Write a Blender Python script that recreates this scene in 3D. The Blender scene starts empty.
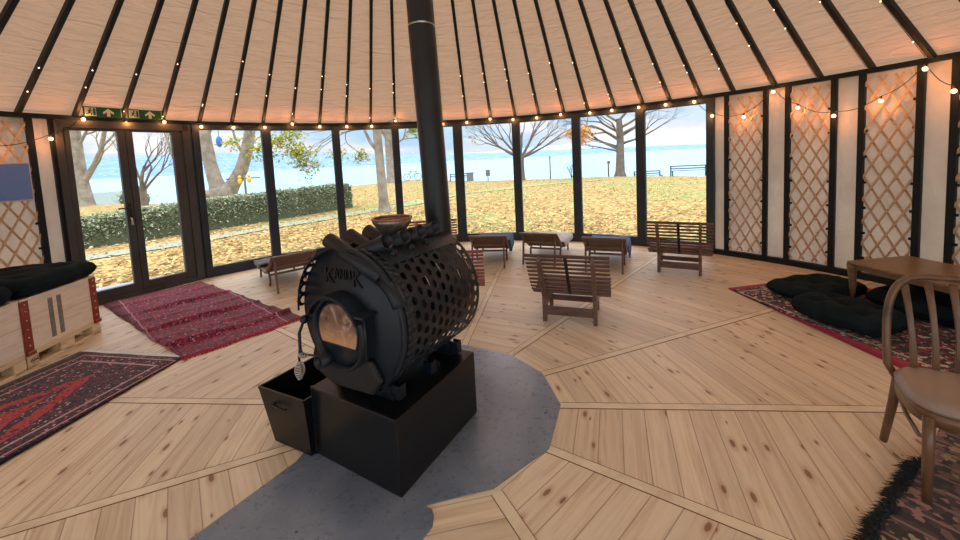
import bpy, math, random
from math import sin, cos, pi, radians as R_, sqrt, atan2
from mathutils import Vector as V, Matrix, noise
random.seed(7)
COL = bpy.context.scene.collection
CX, CY, RY, HT = -0.31, 2.4508, 5.128, 2.3725        # yurt centre, wall radius, wall height
FZ = 0.0

# ---------------------------------------------------------------- materials
def new_mat(name):
    m = bpy.data.materials.new(name); m.use_nodes = True
    nt = m.node_tree; nt.nodes.clear()
    out = nt.nodes.new('ShaderNodeOutputMaterial')
    return m, nt, out
def nd(nt, t, **kw):
    n = nt.nodes.new(t)
    for k, v in kw.items():
        if k.startswith('i_'):
            n.inputs[k[2:].replace('_', ' ')].default_value = v
        else: setattr(n, k, v)
    return n
def srgb(r, g, b):
    f = lambda c: (c/255/12.92) if c/255 <= .04045 else ((c/255+.055)/1.055)**2.4
    return (f(r), f(g), f(b), 1)
def ramp(nt, fac, stops, interp='LINEAR'):
    n = nt.nodes.new('ShaderNodeValToRGB'); e = n.color_ramp; e.interpolation = interp
    while len(e.elements) < len(stops): e.elements.new(.5)
    for el, (p, c) in zip(e.elements, stops): el.position = p; el.color = c
    nt.links.new(fac, n.inputs[0]); return n.outputs[0]
def math_(nt, op, a, b=None, c=None):
    n = nt.nodes.new('ShaderNodeMath'); n.operation = op
    for i, x in enumerate((a, b, c)):
        if x is None: continue
        if isinstance(x, (int, float)): n.inputs[i].default_value = x
        else: nt.links.new(x, n.inputs[i])
    return n.outputs[0]
def mixc(nt, fac, a, b, mode='MIX'):
    n = nt.nodes.new('ShaderNodeMix'); n.data_type = 'RGBA'; n.blend_type = mode
    for i, x in ((0, fac), (6, a), (7, b)):
        if isinstance(x, (int, float)): n.inputs[i].default_value = x
        elif isinstance(x, tuple): n.inputs[i].default_value = x
        else: nt.links.new(x, n.inputs[i])
    return n.outputs[2]
def coord(nt, which='Object', scale=(1, 1, 1), rot=(0, 0, 0), loc=(0, 0, 0)):
    tc = nt.nodes.new('ShaderNodeTexCoord'); mp = nt.nodes.new('ShaderNodeMapping')
    mp.inputs['Scale'].default_value = scale; mp.inputs['Rotation'].default_value = rot; mp.inputs['Location'].default_value = loc
    nt.links.new(tc.outputs[which], mp.inputs[0]); return mp.outputs[0]
def noise_(nt, vec, scale=5, detail=3, rough=.5, dist=0):
    n = nt.nodes.new('ShaderNodeTexNoise'); n.inputs['Scale'].default_value = scale; n.inputs['Detail'].default_value = detail
    n.inputs['Roughness'].default_value = rough; n.inputs['Distortion'].default_value = dist
    nt.links.new(vec, n.inputs['Vector']); return n.outputs['Fac']
def bump_(nt, h, strength=.3, dist=.01):
    b = nt.nodes.new('ShaderNodeBump'); b.inputs['Strength'].default_value = strength; b.inputs['Distance'].default_value = dist
    nt.links.new(h, b.inputs['Height']); return b.outputs[0]
def pbsdf(nt, out, color, rough=.5, metal=0, normal=None, spec=.5, sheen=0, emit=None, estr=0):
    p = nt.nodes.new('ShaderNodeBsdfPrincipled')
    if isinstance(color, tuple): p.inputs['Base Color'].default_value = color
    else: nt.links.new(color, p.inputs['Base Color'])
    if isinstance(rough, (int, float)): p.inputs['Roughness'].default_value = rough
    else: nt.links.new(rough, p.inputs['Roughness'])
    p.inputs['Metallic'].default_value = metal; p.inputs['Specular IOR Level'].default_value = spec
    p.inputs['Sheen Weight'].default_value = sheen
    if emit: p.inputs['Emission Color'].default_value = emit; p.inputs['Emission Strength'].default_value = estr
    if normal is not None: nt.links.new(normal, p.inputs['Normal'])
    nt.links.new(p.outputs[0], out.inputs[0]); return p
def simple(name, color, rough=.5, metal=0, var=.12, scale=8, bump=0, bscale=40, spec=.5, sheen=0, stretch=(1, 1, 1), emit=None, estr=0):
    m, nt, out = new_mat(name)
    v = coord(nt, scale=stretch)
    n = noise_(nt, v, scale, 4, .6)
    dk = tuple(c*(1-var) for c in color[:3])+(1,); lt = tuple(min(1, c*(1+var)) for c in color[:3])+(1,)
    c = ramp(nt, n, [(.3, dk), (.7, lt)])
    nrm = bump_(nt, noise_(nt, v, bscale, 3), bump, .004) if bump else None
    pbsdf(nt, out, c, rough, metal, nrm, spec, sheen, emit, estr); return m

M = {}
def wood_mat(name, base, dark, knots=True, grain=(2, 40, 40), rough=.45, knot_scale=3.2):
    m, nt, out = new_mat(name)
    v = coord(nt, scale=grain); g = noise_(nt, v, 1.6, 5, .62, .6)
    c = ramp(nt, g, [(.25, dark), (.5, base), (.8, tuple(min(1, x*1.13) for x in base[:3])+(1,))])
    pbsdf(nt, out, c, rough, 0, bump_(nt, g, .15, .003)); return m

# pine floor: UV u runs along the boards, v across them (metres)
def floor_mat():
    m, nt, out = new_mat('pine floor boards')
    uv = nt.nodes.new('ShaderNodeUVMap'); sep = nt.nodes.new('ShaderNodeSeparateXYZ'); nt.links.new(uv.outputs[0], sep.inputs[0])
    u, v = sep.outputs[0], sep.outputs[1]
    W = .128
    row = math_(nt, 'FLOOR', math_(nt, 'DIVIDE', v, W)); fr = math_(nt, 'FRACT', math_(nt, 'DIVIDE', v, W))
    wn = nt.nodes.new('ShaderNodeTexWhiteNoise'); wn.noise_dimensions = '1D'; nt.links.new(row, wn.inputs['W'])
    cmb = nt.nodes.new('ShaderNodeCombineXYZ')
    nt.links.new(math_(nt, 'ADD', math_(nt, 'MULTIPLY', u, .9), math_(nt, 'MULTIPLY', row, 7.3)), cmb.inputs[0])
    nt.links.new(math_(nt, 'MULTIPLY', v, 16), cmb.inputs[1])
    g = noise_(nt, cmb.outputs[0], 1.5, 6, .6, 1.2)
    base = ramp(nt, g, [(.28, srgb(203, 180, 149)), (.5, srgb(227, 209, 181)), (.75, srgb(237, 224, 200))])
    tone = ramp(nt, wn.outputs[0], [(0, (.86, .83, .8, 1)), (1, (1.04, 1.03, 1.0, 1))])
    base = mixc(nt, 1.0, base, tone, 'MULTIPLY')
    # knots: stretched voronoi cells, only some kept
    c2 = nt.nodes.new('ShaderNodeCombineXYZ')
    nt.links.new(math_(nt, 'ADD', math_(nt, 'MULTIPLY', u, 4.0), math_(nt, 'MULTIPLY', row, 3.7)), c2.inputs[0])
    nt.links.new(math_(nt, 'MULTIPLY', v, 10.5), c2.inputs[1])
    vo = nt.nodes.new('ShaderNodeTexVoronoi'); vo.voronoi_dimensions = '2D'; vo.inputs['Scale'].default_value = 1.0
    nt.links.new(c2.outputs[0], vo.inputs['Vector'])
    sp = nt.nodes.new('ShaderNodeSeparateXYZ'); nt.links.new(vo.outputs['Color'], sp.inputs[0])
    keep = math_(nt, 'GREATER_THAN', sp.outputs[0], .57)
    size = math_(nt, 'MULTIPLY', math_(nt, 'ADD', sp.outputs[1], .35), .095)
    kn = math_(nt, 'LESS_THAN', vo.outputs['Distance'], size)
    halo = math_(nt, 'SUBTRACT', 1.0, math_(nt, 'DIVIDE', vo.outputs['Distance'], math_(nt, 'MULTIPLY', size, 2.6)))
    halo = math_(nt, 'MULTIPLY', math_(nt, 'MAXIMUM', halo, 0.0), keep)
    col = mixc(nt, math_(nt, 'MULTIPLY', halo, .75), base, srgb(170, 120, 82))
    col = mixc(nt, math_(nt, 'MULTIPLY', math_(nt, 'MULTIPLY', kn, keep), .8), col, srgb(128, 92, 66))
    # darker long streaks here and there
    c3 = nt.nodes.new('ShaderNodeCombineXYZ'); nt.links.new(math_(nt, 'MULTIPLY', u, 1.1), c3.inputs[0]); nt.links.new(math_(nt, 'MULTIPLY', v, 22), c3.inputs[1])
    st = noise_(nt, c3.outputs[0], 1.0, 2, .5)
    col = mixc(nt, math_(nt, 'MULTIPLY', math_(nt, 'GREATER_THAN', st, .7), .22), col, srgb(170, 126, 90))
    groove = math_(nt, 'MAXIMUM', math_(nt, 'LESS_THAN', fr, .022), math_(nt, 'GREATER_THAN', fr, .978))
    col = mixc(nt, math_(nt, 'MULTIPLY', groove, .55), col, srgb(120, 86, 58))
    hgt = math_(nt, 'SUBTRACT', g, math_(nt, 'MULTIPLY', groove, 2.0))
    pbsdf(nt, out, col, math_(nt, 'ADD', math_(nt, 'MULTIPLY', g, .15), .36), 0, bump_(nt, hgt, .18, .004), spec=.4)
    return m
M['floor'] = floor_mat()
M['pine'] = wood_mat('pale pine', srgb(226, 204, 172), srgb(196, 164, 124), grain=(3, 30, 30), rough=.6)
M['seam'] = wood_mat('pine seam board', srgb(228, 212, 182), srgb(202, 180, 146), grain=(3, 3, 3), rough=.45)
M['lattice'] = wood_mat('lattice wood', srgb(204, 176, 146), srgb(172, 142, 112), grain=(6, 6, 30), rough=.6)
M['darkwood'] = wood_mat('brown stained slats', srgb(112, 88, 80), srgb(72, 54, 50), grain=(3, 30, 30), rough=.45)
M['redwood'] = wood_mat('reddish stained slats', srgb(158, 104, 90), srgb(108, 70, 62), grain=(3, 30, 30), rough=.45)
M['teak'] = wood_mat('teak brown', srgb(118, 90, 76), srgb(78, 58, 50), grain=(20, 3, 20), rough=.5)
M['bentwood'] = wood_mat('varnished bentwood', srgb(112, 84, 58), srgb(70, 50, 34), grain=(9, 9, 3), rough=.28)
M['tablewood'] = wood_mat('light brown table wood', srgb(130, 102, 72), srgb(100, 76, 52), grain=(26, 2, 26), rough=.33)
M['crate'] = wood_mat('spruce crate boards', srgb(240, 226, 204), srgb(222, 200, 170), grain=(26, 2.5, 26), rough=.6)
M['palletwood'] = wood_mat('raw pallet wood', srgb(226, 204, 166), srgb(190, 158, 116), grain=(20, 2.5, 20), rough=.7)
M['black'] = simple('black painted steel', (.007, .012, .018, 1), .42, 0, .3, 6, .08, 60)
M['stove'] = simple('matt black stove steel', (.008, .014, .021, 1), .40, .0, .3, 5, .06, 80, spec=.38)
M['stovein'] = simple('stove drum steel', (.006, .007, .008, 1), .6, 0, .3, 5)
M['satin'] = simple('satin black sheet steel', (.004, .0055, .007, 1), .3, 0, .35, 3, .05, 20, spec=.35)
M['pole'] = simple('black wood lath', (.006, .012, .016, 1), .5, 0, .3, 5, .1, 30, spec=.3)
M['frame'] = simple('anthracite frame', (.034, .048, .062, 1), .5, 0, .2, 3, .04, 20, spec=.25)
M['doorframe'] = simple('brown grey door frame', (.066, .070, .072, 1), .5, 0, .2, 3, .04, 20, spec=.25)
M['silver'] = simple('bright steel', (.55, .55, .53, 1), .3, 1, .2, 30)
M['rust'] = simple('red brown hinge steel', srgb(150, 62, 34), .45, .3, .25, 18, .1, 60)
M['strap'] = simple('grey stencil paint', srgb(128, 124, 114), .8, 0, .4, 60)
M['ink'] = simple('black ink', (.03, .027, .022, 1), .8)
M['cushion'] = simple('black cotton', (.009, .017, .020, 1), .95, 0, .35, 7, .25, 160, spec=.12)
M['canvas_br'] = simple('brown sling canvas', srgb(112, 92, 84), .85, 0, .1, 20, .3, 300)
M['canvas_gr'] = simple('grey brown sling canvas', srgb(116, 104, 100), .85, 0, .1, 20, .3, 300)
M['towel_blue'] = simple('blue grey towel', srgb(66, 84, 108), .95, 0, .25, 30, .5, 120)
M['towel_grey'] = simple('grey towel', srgb(120, 122, 128), .95, 0, .25, 30, .5, 120)
M['towel_light'] = simple('light grey towel', srgb(188, 188, 188), .95, 0, .12, 30, .5, 120)
M['towel_navy'] = simple('blue towel', srgb(84, 100, 140), .95, 0, .25, 30, .5, 120)
M['vinyl'] = simple('taupe seat vinyl', srgb(150, 132, 118), .38, 0, .06, 4, .12, 120)
M['wool'] = simple('black wool', (.006, .012, .014, 1), .9, 0, .4, 20)
M['redfringe'] = simple('red wool fringe', srgb(176, 24, 40), .95, 0, .3, 60)
M['whitefringe'] = simple('cream fringe', srgb(250, 248, 246), .95, 0, .2, 60)
M['bark'] = simple('grey bark', srgb(146, 136, 122), .9, 0, .4, 3, .8, 12)
M['bark_d'] = simple('dark bark', srgb(112, 102, 92), .9, 0, .4, 3, .8, 12)
M['green'] = simple('bench green iron', srgb(40, 92, 84), .5)
M['slat'] = simple('weathered bench slats', srgb(110, 118, 124), .7)
M['greypaint'] = simple('grey metal', srgb(120, 124, 128), .5)
M['yellow'] = simple('yellow plastic', srgb(232, 190, 60), .5)
M['bluecloth'] = simple('blue hanging bag', srgb(60, 120, 190), .7)
M['white'] = simple('white render', srgb(225, 228, 230), .8, 0, .05)
M['roofgreen'] = simple('grey roof tile', srgb(130, 146, 140), .8)
M['deck'] = simple('blue grey deck boards', srgb(150, 160, 172), .6, 0, .12, 20)
M['path'] = simple('pale path', srgb(162, 172, 150), .95, 0, .2, 3)
M['copper'] = simple('copper bowl', srgb(176, 120, 92), .3, .9, .25, 20)
M['pewter'] = simple('ribbed pewter', srgb(150, 142, 134), .35, .8, .3, 30)

def steel_floor():
    m, nt, out = new_mat('blue grey steel floor plate')
    v = coord(nt)
    n1 = noise_(nt, v, 2.2, 6, .65, .8); n2 = noise_(nt, v, 22, 4, .7)
    c = ramp(nt, n1, [(.3, srgb(112, 126, 144)), (.55, srgb(136, 150, 168)), (.75, srgb(154, 168, 184))])
    v2 = nt.nodes.new('ShaderNodeTexVoronoi'); v2.inputs['Scale'].default_value = 17; nt.links.new(v, v2.inputs['Vector'])
    s = nt.nodes.new('ShaderNodeSeparateXYZ'); nt.links.new(v2.outputs['Color'], s.inputs[0])
    fl = math_(nt, 'MULTIPLY', math_(nt, 'LESS_THAN', v2.outputs['Distance'], .09), math_(nt, 'GREATER_THAN', s.outputs[0], .82))
    c = mixc(nt, math_(nt, 'MULTIPLY', fl, .8), c, srgb(190, 188, 182))
    fl2 = math_(nt, 'MULTIPLY', math_(nt, 'LESS_THAN', v2.outputs['Distance'], .12), math_(nt, 'LESS_THAN', s.outputs[1], .05))
    c = mixc(nt, fl2, c, srgb(30, 28, 26))
    rg = math_(nt, 'ADD', math_(nt, 'MULTIPLY', n2, .2), .19)
    pbsdf(nt, out, c, rg, .35, bump_(nt, n1, .12, .004)); return m
M['plate'] = steel_floor()

def fabric(name, a, b, trans, wr=.5, sc=(1, 1, 1), ws=3, tcol=None):
    m, nt, out = new_mat(name)
    v = coord(nt, scale=sc); n = noise_(nt, v, 1.3, 4, .55)
    c = ramp(nt, n, [(.3, a), (.7, b)])
    w1 = noise_(nt, v, ws, 3, .5, 1.0); fine = noise_(nt, v, 90, 2)
    h = math_(nt, 'ADD', w1, math_(nt, 'MULTIPLY', fine, .03))
    nrm = bump_(nt, h, wr, .05)
    d = nt.nodes.new('ShaderNodeBsdfDiffuse'); t = nt.nodes.new('ShaderNodeBsdfTranslucent'); mx = nt.nodes.new('ShaderNodeMixShader')
    mx.inputs[0].default_value = trans
    for x in (d, t): nt.links.new(c, x.inputs[0]); nt.links.new(nrm, x.inputs['Normal'])
    if tcol: nt.links.remove(t.inputs[0].links[0]); t.inputs[0].default_value = tcol
    nt.links.new(d.outputs[0], mx.inputs[1]); nt.links.new(t.outputs[0], mx.inputs[2]); nt.links.new(mx.outputs[0], out.inputs[0])
    return m
M['roof'] = fabric('tan roof canvas', srgb(172, 133, 107), srgb(186, 147, 121), .19, .9, (1, 1, 8), 2.4, srgb(186, 158, 130))
M['wall'] = fabric('cream wall canvas', srgb(200, 186, 172), srgb(224, 212, 198), .12, .8, (2, 2, 1.2), 2.0)

def glass_mat(name='window glass', tint=(.61, .64, .655, 1)):
    m, nt, out = new_mat(name)
    tr = nt.nodes.new('ShaderNodeBsdfTransparent'); tr.inputs[0].default_value = tint
    gl = nt.nodes.new('ShaderNodeBsdfGlossy'); gl.inputs['Roughness'].default_value = .02
    lw = nt.nodes.new('ShaderNodeFresnel'); lw.inputs[0].default_value = 1.35
    mx = nt.nodes.new('ShaderNodeMixShader'); nt.links.new(lw.outputs[0], mx.inputs[0])
    nt.links.new(tr.outputs[0], mx.inputs[1]); nt.links.new(gl.outputs[0], mx.inputs[2]); nt.links.new(mx.outputs[0], out.inputs[0]); return m
M['glass'] = glass_mat(); M['clear_glass'] = glass_mat('clear dome and added rear glass', (.95, .96, .96, 1))  # rear panes are added and left untinted to let in more daylight

def emis(name, c, s):
    m, nt, out = new_mat(name); e = nt.nodes.new('ShaderNodeEmission'); e.inputs[0].default_value = c; e.inputs[1].default_value = s
    nt.links.new(e.outputs[0], out.inputs[0]); return m
M['bulb'] = emis('warm bulb', (1, .33, .12, 1), 5)
M['fairy'] = emis('fairy light', (1, .55, .3, 1), 2.2)

def soot_glass():
    m, nt, out = new_mat('sooty stove glass')
    v = coord(nt); n = noise_(nt, v, 9, 5, .6, 1.5)
    sp = nt.nodes.new('ShaderNodeSeparateXYZ'); nt.links.new(v, sp.inputs[0])
    c = ramp(nt, n, [(.3, srgb(92, 74, 64)), (.5, srgb(138, 108, 90)), (.62, srgb(188, 160, 140)), (.8, srgb(160, 122, 88))])
    low = math_(nt, 'MULTIPLY', math_(nt, 'MAXIMUM', math_(nt, 'MULTIPLY', sp.outputs[2], -7.0), 0.0), .9)
    c = mixc(nt, math_(nt, 'MINIMUM', low, .8), c, srgb(222, 166, 110))
    pbsdf(nt, out, c, .22, 0); return m
M['soot'] = soot_glass()

def rug_mat(name, hx, hy, field, dark, accent, pale, border=.2, red_border=None, stripes=False, sc=34, medallion=True, mot=None):
    """object coordinates: x across (half width hx), y along (half length hy)"""
    m, nt, out = new_mat(name)
    v = coord(nt); sp = nt.nodes.new('ShaderNodeSeparateXYZ'); nt.links.new(v, sp.inputs[0])
    ax = math_(nt, 'ABSOLUTE', sp.outputs[0]); ay = math_(nt, 'ABSOLUTE', sp.outputs[1])
    ed = math_(nt, 'MINIMUM', math_(nt, 'SUBTRACT', hx, ax), math_(nt, 'SUBTRACT', hy, ay))   # distance to the edge
    vo = nt.nodes.new('ShaderNodeTexVoronoi'); vo.distance = 'MANHATTAN'; vo.inputs['Scale'].default_value = sc; nt.links.new(v, vo.inputs['Vector'])
    s2 = nt.nodes.new('ShaderNodeSeparateXYZ'); nt.links.new(vo.outputs['Color'], s2.inputs[0])
    motif = ramp(nt, s2.outputs[0], [(0, dark), (.45, tuple(c*1.8 for c in dark[:3])+(1,)), (.62, accent), (.8, mot or field), (.95, pale)], 'CONSTANT')
    nz = noise_(nt, v, 5, 3, .6)
    if medallion:
        dm = math_(nt, 'ADD', math_(nt, 'DIVIDE', ax, hx*.72), math_(nt, 'DIVIDE', ay, hy*.80))
        dm = math_(nt, 'ADD', dm, math_(nt, 'MULTIPLY', math_(nt, 'SUBTRACT', nz, .5), .3))
        zone = ramp(nt, dm, [(0, (1, 1, 1, 1)), (.25, (.5, .5, .5, 1)), (.5, (0, 0, 0, 1)), (.68, (.5, .5, .5, 1)), (.9, (0, 0, 0, 1))], 'CONSTANT')
        zr = math_(nt, 'MULTIPLY', math_(nt, 'GREATER_THAN', zone, .4), math_(nt, 'LESS_THAN', zone, .6))
        zw = math_(nt, 'GREATER_THAN', zone, .9)
        fieldc = mixc(nt, math_(nt, 'GREATER_THAN', s2.outputs[1], .78), field, dark)
        palec = mixc(nt, math_(nt, 'GREATER_THAN', s2.outputs[1], .6), pale, dark)
        c = mixc(nt, zr, motif, fieldc); c = mixc(nt, zw, c, palec)
    else: c = motif
    if stripes:
        w = math_(nt, 'FRACT', math_(nt, 'MULTIPLY', sp.outputs[0 if stripes == 'x' else 1], 9.0))
        c = mixc(nt, math_(nt, 'MULTIPLY', math_(nt, 'LESS_THAN', w, .12), .8), c, field)
    for a, b, cc in ((border, border-.018, pale), (border*.45, border*.45-.012, pale), (.035, 0, red_border or dark)):
        band = math_(nt, 'MULTIPLY', math_(nt, 'LESS_THAN', ed, a), math_(nt, 'GREATER_THAN', ed, b-.001 if b else -1))
        c = mixc(nt, math_(nt, 'MULTIPLY', band, .8), c, cc)
    if red_border:
        c = mixc(nt, math_(nt, 'LESS_THAN', ed, .085), c, red_border)
    pbsdf(nt, out, c, .95, 0, bump_(nt, noise_(nt, v, 220, 2), .4, .004), spec=.1, sheen=.2); return m

# ---------------------------------------------------------------- mesh builder
class MB:
    def __init__(s): s.v = []; s.f = []; s.sm = []; s.mi = []
    def add(s, vs, fs, smooth=False, mi=0, M_=None):
        o = len(s.v)
        s.v += [tuple(M_ @ V(p)) if M_ else tuple(p) for p in vs]
        for f in fs: s.f.append([i+o for i in f]); s.sm.append(smooth); s.mi.append(mi)
    def box(s, c, d, M_=None, mi=0):
        x, y, z = (k/2 for k in d)
        vs = [(c[0]+a*x, c[1]+b*y, c[2]+e*z) for a in (-1, 1) for b in (-1, 1) for e in (-1, 1)]
        s.add(vs, [(0, 1, 3, 2), (4, 6, 7, 5), (0, 4, 5, 1), (2, 3, 7, 6), (0, 2, 6, 4), (1, 5, 7, 3)], False, mi, M_)
    def bar(s, a, b, w, t, up=(0, 0, 1), mi=0):
        a, b = V(a), V(b); d = (b-a).normalized(); up = V(up)
        sd = d.cross(up)
        if sd.length < 1e-4: sd = d.cross(V((1, 0, 0)))
        sd.normalize(); n = sd.cross(d).normalized()
        vs = [p+sd*(w/2*i)+n*(t/2*j) for p in (a, b) for i, j in ((-1, -1), (1, -1), (1, 1), (-1, 1))]
        s.add(vs, [(0, 1, 2, 3), (7, 6, 5, 4), (0, 4, 5, 1), (1, 5, 6, 2), (2, 6, 7, 3), (3, 7, 4, 0)], False, mi)
    def tube(s, pts, r, seg=10, cap=True, mi=0, flat=1.0):
        pts = [V(p) for p in pts]; n = len(pts); rs = r if isinstance(r, (list, tuple)) else [r]*n
        t0 = (pts[1]-pts[0]).normalized(); u = t0.orthogonal().normalized(); rings = []
        for i, p in enumerate(pts):
            t = (pts[min(i+1, n-1)]-pts[max(i-1, 0)]).normalized()
            u = (u-t*u.dot(t)).normalized(); w = t.cross(u)
            rings.append([p+(u*cos(2*pi*k/seg)+w*sin(2*pi*k/seg)*flat)*rs[i] for k in range(seg)])
        vs = [q for rg in rings for q in rg]; fs = []
        for i in range(n-1):
            for k in range(seg): a = i*seg+k; b = i*seg+(k+1) % seg; fs.append((a, b, b+seg, a+seg))
        s.add(vs, fs, True, mi)
        if cap:
            o = len(s.v)-len(vs)
            s.f += [[o+k for k in range(seg)][::-1], [o+(n-1)*seg+k for k in range(seg)]]; s.sm += [False]*2; s.mi += [mi]*2
    def pipe(s, a, b, r, wall=.003, seg=24, mi=0):
        """open ended pipe with wall thickness"""
        a, b = V(a), V(b); t = (b-a).normalized(); u = t.orthogonal().normalized(); w = t.cross(u)
        vs = []
        for p, q in ((a, r), (b, r), (b, r-wall), (a, r-wall)):
            vs += [p+(u*cos(2*pi*k/seg)+w*sin(2*pi*k/seg))*q for k in range(seg)]
        fs = []
        for i in range(4):
            j = (i+1) % 4
            for k in range(seg): k2 = (k+1) % seg; fs.append((i*seg+k, i*seg+k2, j*seg+k2, j*seg+k))
        s.add(vs, fs, True, mi)
    def lathe(s, prof, seg=24, M_=None, mi=0, smooth=True, rib=0, nrib=0):
        vs = []; n = len(prof)
        for k in range(seg):
            a = 2*pi*k/seg; q = 1+rib*cos(nrib*a)
            vs += [(r*q*cos(a), r*q*sin(a), z) for r, z in prof]
        fs = []
        for k in range(seg):
            k2 = (k+1) % seg
            for i in range(n-1): fs.append((k*n+i, k2*n+i, k2*n+i+1, k*n+i+1))
        s.add(vs, fs, smooth, mi, M_)
    def prism(s, poly, z0, z1, M_=None, mi=0):
        n = len(poly); vs = [(x, y, z0) for x, y in poly]+[(x, y, z1) for x, y in poly]
        fs = [list(range(n))[::-1], list(range(n, 2*n))]+[(i, (i+1) % n, n+(i+1) % n, n+i) for i in range(n)]
        s.add(vs, fs, False, mi, M_)
    def sheet(s, fn, nu, nv, smooth=True, mi=0, close=False):
        vs = [fn(i/nu, j/nv) for i in range(nu+1) for j in range(nv+1)]
        fs = [(i*(nv+1)+j, (i+1)*(nv+1)+j, (i+1)*(nv+1)+j+1, i*(nv+1)+j+1) for i in range(nu) for j in range(nv)]
        s.add(vs, fs, smooth, mi)
    def ball(s, c, r, seg=10, rg=6, mi=0, sc=(1, 1, 1)):
        vs = [(c[0]+r*sc[0]*sin(pi*j/rg)*cos(2*pi*k/seg), c[1]+r*sc[1]*sin(pi*j/rg)*sin(2*pi*k/seg), c[2]+r*sc[2]*cos(pi*j/rg)) for j in range(rg+1) for k in range(seg)]
        fs = [(j*seg+k, (j+1)*seg+k, (j+1)*seg+(k+1) % seg, j*seg+(k+1) % seg) for j in range(rg) for k in range(seg)]
        s.add(vs, fs, True, mi)
    def build(s, name, mat, parent=None, bevel=0, solid=0, sub=0, loc=None, rotz=None, seg=2):
        me = bpy.data.meshes.new(name); me.from_pydata([tuple(p) for p in s.v], [], s.f)
        for m_ in (mat if isinstance(mat, (list, tuple)) else [mat]): me.materials.append(M[m_] if isinstance(m_, str) else m_)
        me.polygons.foreach_set('use_smooth', s.sm); me.polygons.foreach_set('material_index', s.mi)
        me.validate(); me.update()
        import bmesh
        bm = bmesh.new(); bm.from_mesh(me); bmesh.ops.recalc_face_normals(bm, faces=bm.faces); bm.to_mesh(me); bm.free()
        o = bpy.data.objects.new(name, me); COL.objects.link(o)
        if parent: o.parent = parent
        if loc is not None: o.location = loc
        if rotz is not None: o.rotation_euler = (0, 0, rotz)
        if solid: md = o.modifiers.new('solid', 'SOLIDIFY'); md.thickness = solid; md.offset = 0
        if bevel: md = o.modifiers.new('bevel', 'BEVEL'); md.width = bevel; md.segments = seg; md.limit_method = 'ANGLE'; md.angle_limit = R_(40)
        if sub: md = o.modifiers.new('sub', 'SUBSURF'); md.levels = sub; md.render_levels = sub
        return o
def tag(o, label=None, cat=None, group=None, kind=None):
    if label: o['label'] = label
    if cat: o['category'] = cat
    if group: o['group'] = group
    if kind: o['kind'] = kind
    return o
def empty(name, loc=(0, 0, 0), rotz=0, label=None, cat=None, group=None, kind=None):
    o = bpy.data.objects.new(name, None); COL.objects.link(o); o.location = loc; o.rotation_euler = (0, 0, rotz); o.empty_display_size = .1
    return tag(o, label, cat, group, kind)
KIDS = {}
def copy_tree(o, parent=None):
    c = o.copy(); COL.objects.link(c)
    if parent: c.parent = parent
    for ch in [x for x in COL.objects if x.parent == o]: copy_tree(ch, c)
    return c
def pol(a, r, z=0): a = R_(a); return V((CX+r*cos(a), CY+r*sin(a), z))
ORD = ['first', 'second', 'third', 'fourth', 'fifth', 'sixth', 'seventh', 'eighth', 'ninth', 'tenth', 'eleventh', 'twelfth', 'thirteenth', 'fourteenth', 'fifteenth', 'sixteenth', 'seventeenth']

# ---------------------------------------------------------------- floor
SP = [-63.6, -34.2, -5.7, 20.9, 47.3, 78, 110, 142, 174.4, 202.3, 232.5, 264.5]
def build_floor():
    me = bpy.data.meshes.new('floor'); vs = []; fs = []; uvs = []
    n = len(SP)
    for i in range(n):
        a0 = SP[i]; a1 = SP[(i+1) % n]
        if a1 < a0: a1 += 360
        mid = R_((a0+a1)/2); k = 10
        pts = [(0, 0)]+[((RY+.25)*cos(R_(a0+(a1-a0)*j/k)), (RY+.25)*sin(R_(a0+(a1-a0)*j/k))) for j in range(k+1)]
        o = len(vs)
        for x, y in pts:
            vs.append((CX+x, CY+y, 0)); w = x*cos(mid)+y*sin(mid); u = -x*sin(mid)+y*cos(mid); uvs.append((u+i*13.0, w+i*6.4*.128*5))
        for j in range(1, k+1): fs.append((o, o+j, o+j+1))
    me.from_pydata(vs, [], fs); me.materials.append(M['floor'])
    ul = me.uv_layers.new(name='UVMap')
    for p in me.polygons:
        for li in p.loop_indices: ul.data[li].uv = uvs[me.loops[li].vertex_index]
    o = bpy.data.objects.new('floor', me); COL.objects.link(o)
    tag(o, 'knotty pine board floor laid in wedges round the steel plate', 'floor', kind='structure')
    b = MB(); b.lathe([(0, -.12), (RY+.25, -.12), (RY+.25, -.004), (0, -.004)], 72, Matrix.Translation((CX, CY, 0)), smooth=False)
    u = b.build('floor_base', 'pine', o)
    sb = MB()
    for a in SP:
        p = pol(a, .79, .001); q = pol(a, RY, .001)
        sb.bar(p, q, .055, .003)
    sb.build('seam_board', 'seam', o)
    ed = MB()
    for a in SP:
        for sgn in (-1, 1):
            d = V((-sin(R_(a)), cos(R_(a)), 0))*sgn*.029
            ed.bar(pol(a, .79, .0012)+d, pol(a, RY, .0012)+d, .003, .004)
    ed.build('seam_line', simple('dark board joint', srgb(120, 84, 58), .9), o)
build_floor()

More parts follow.
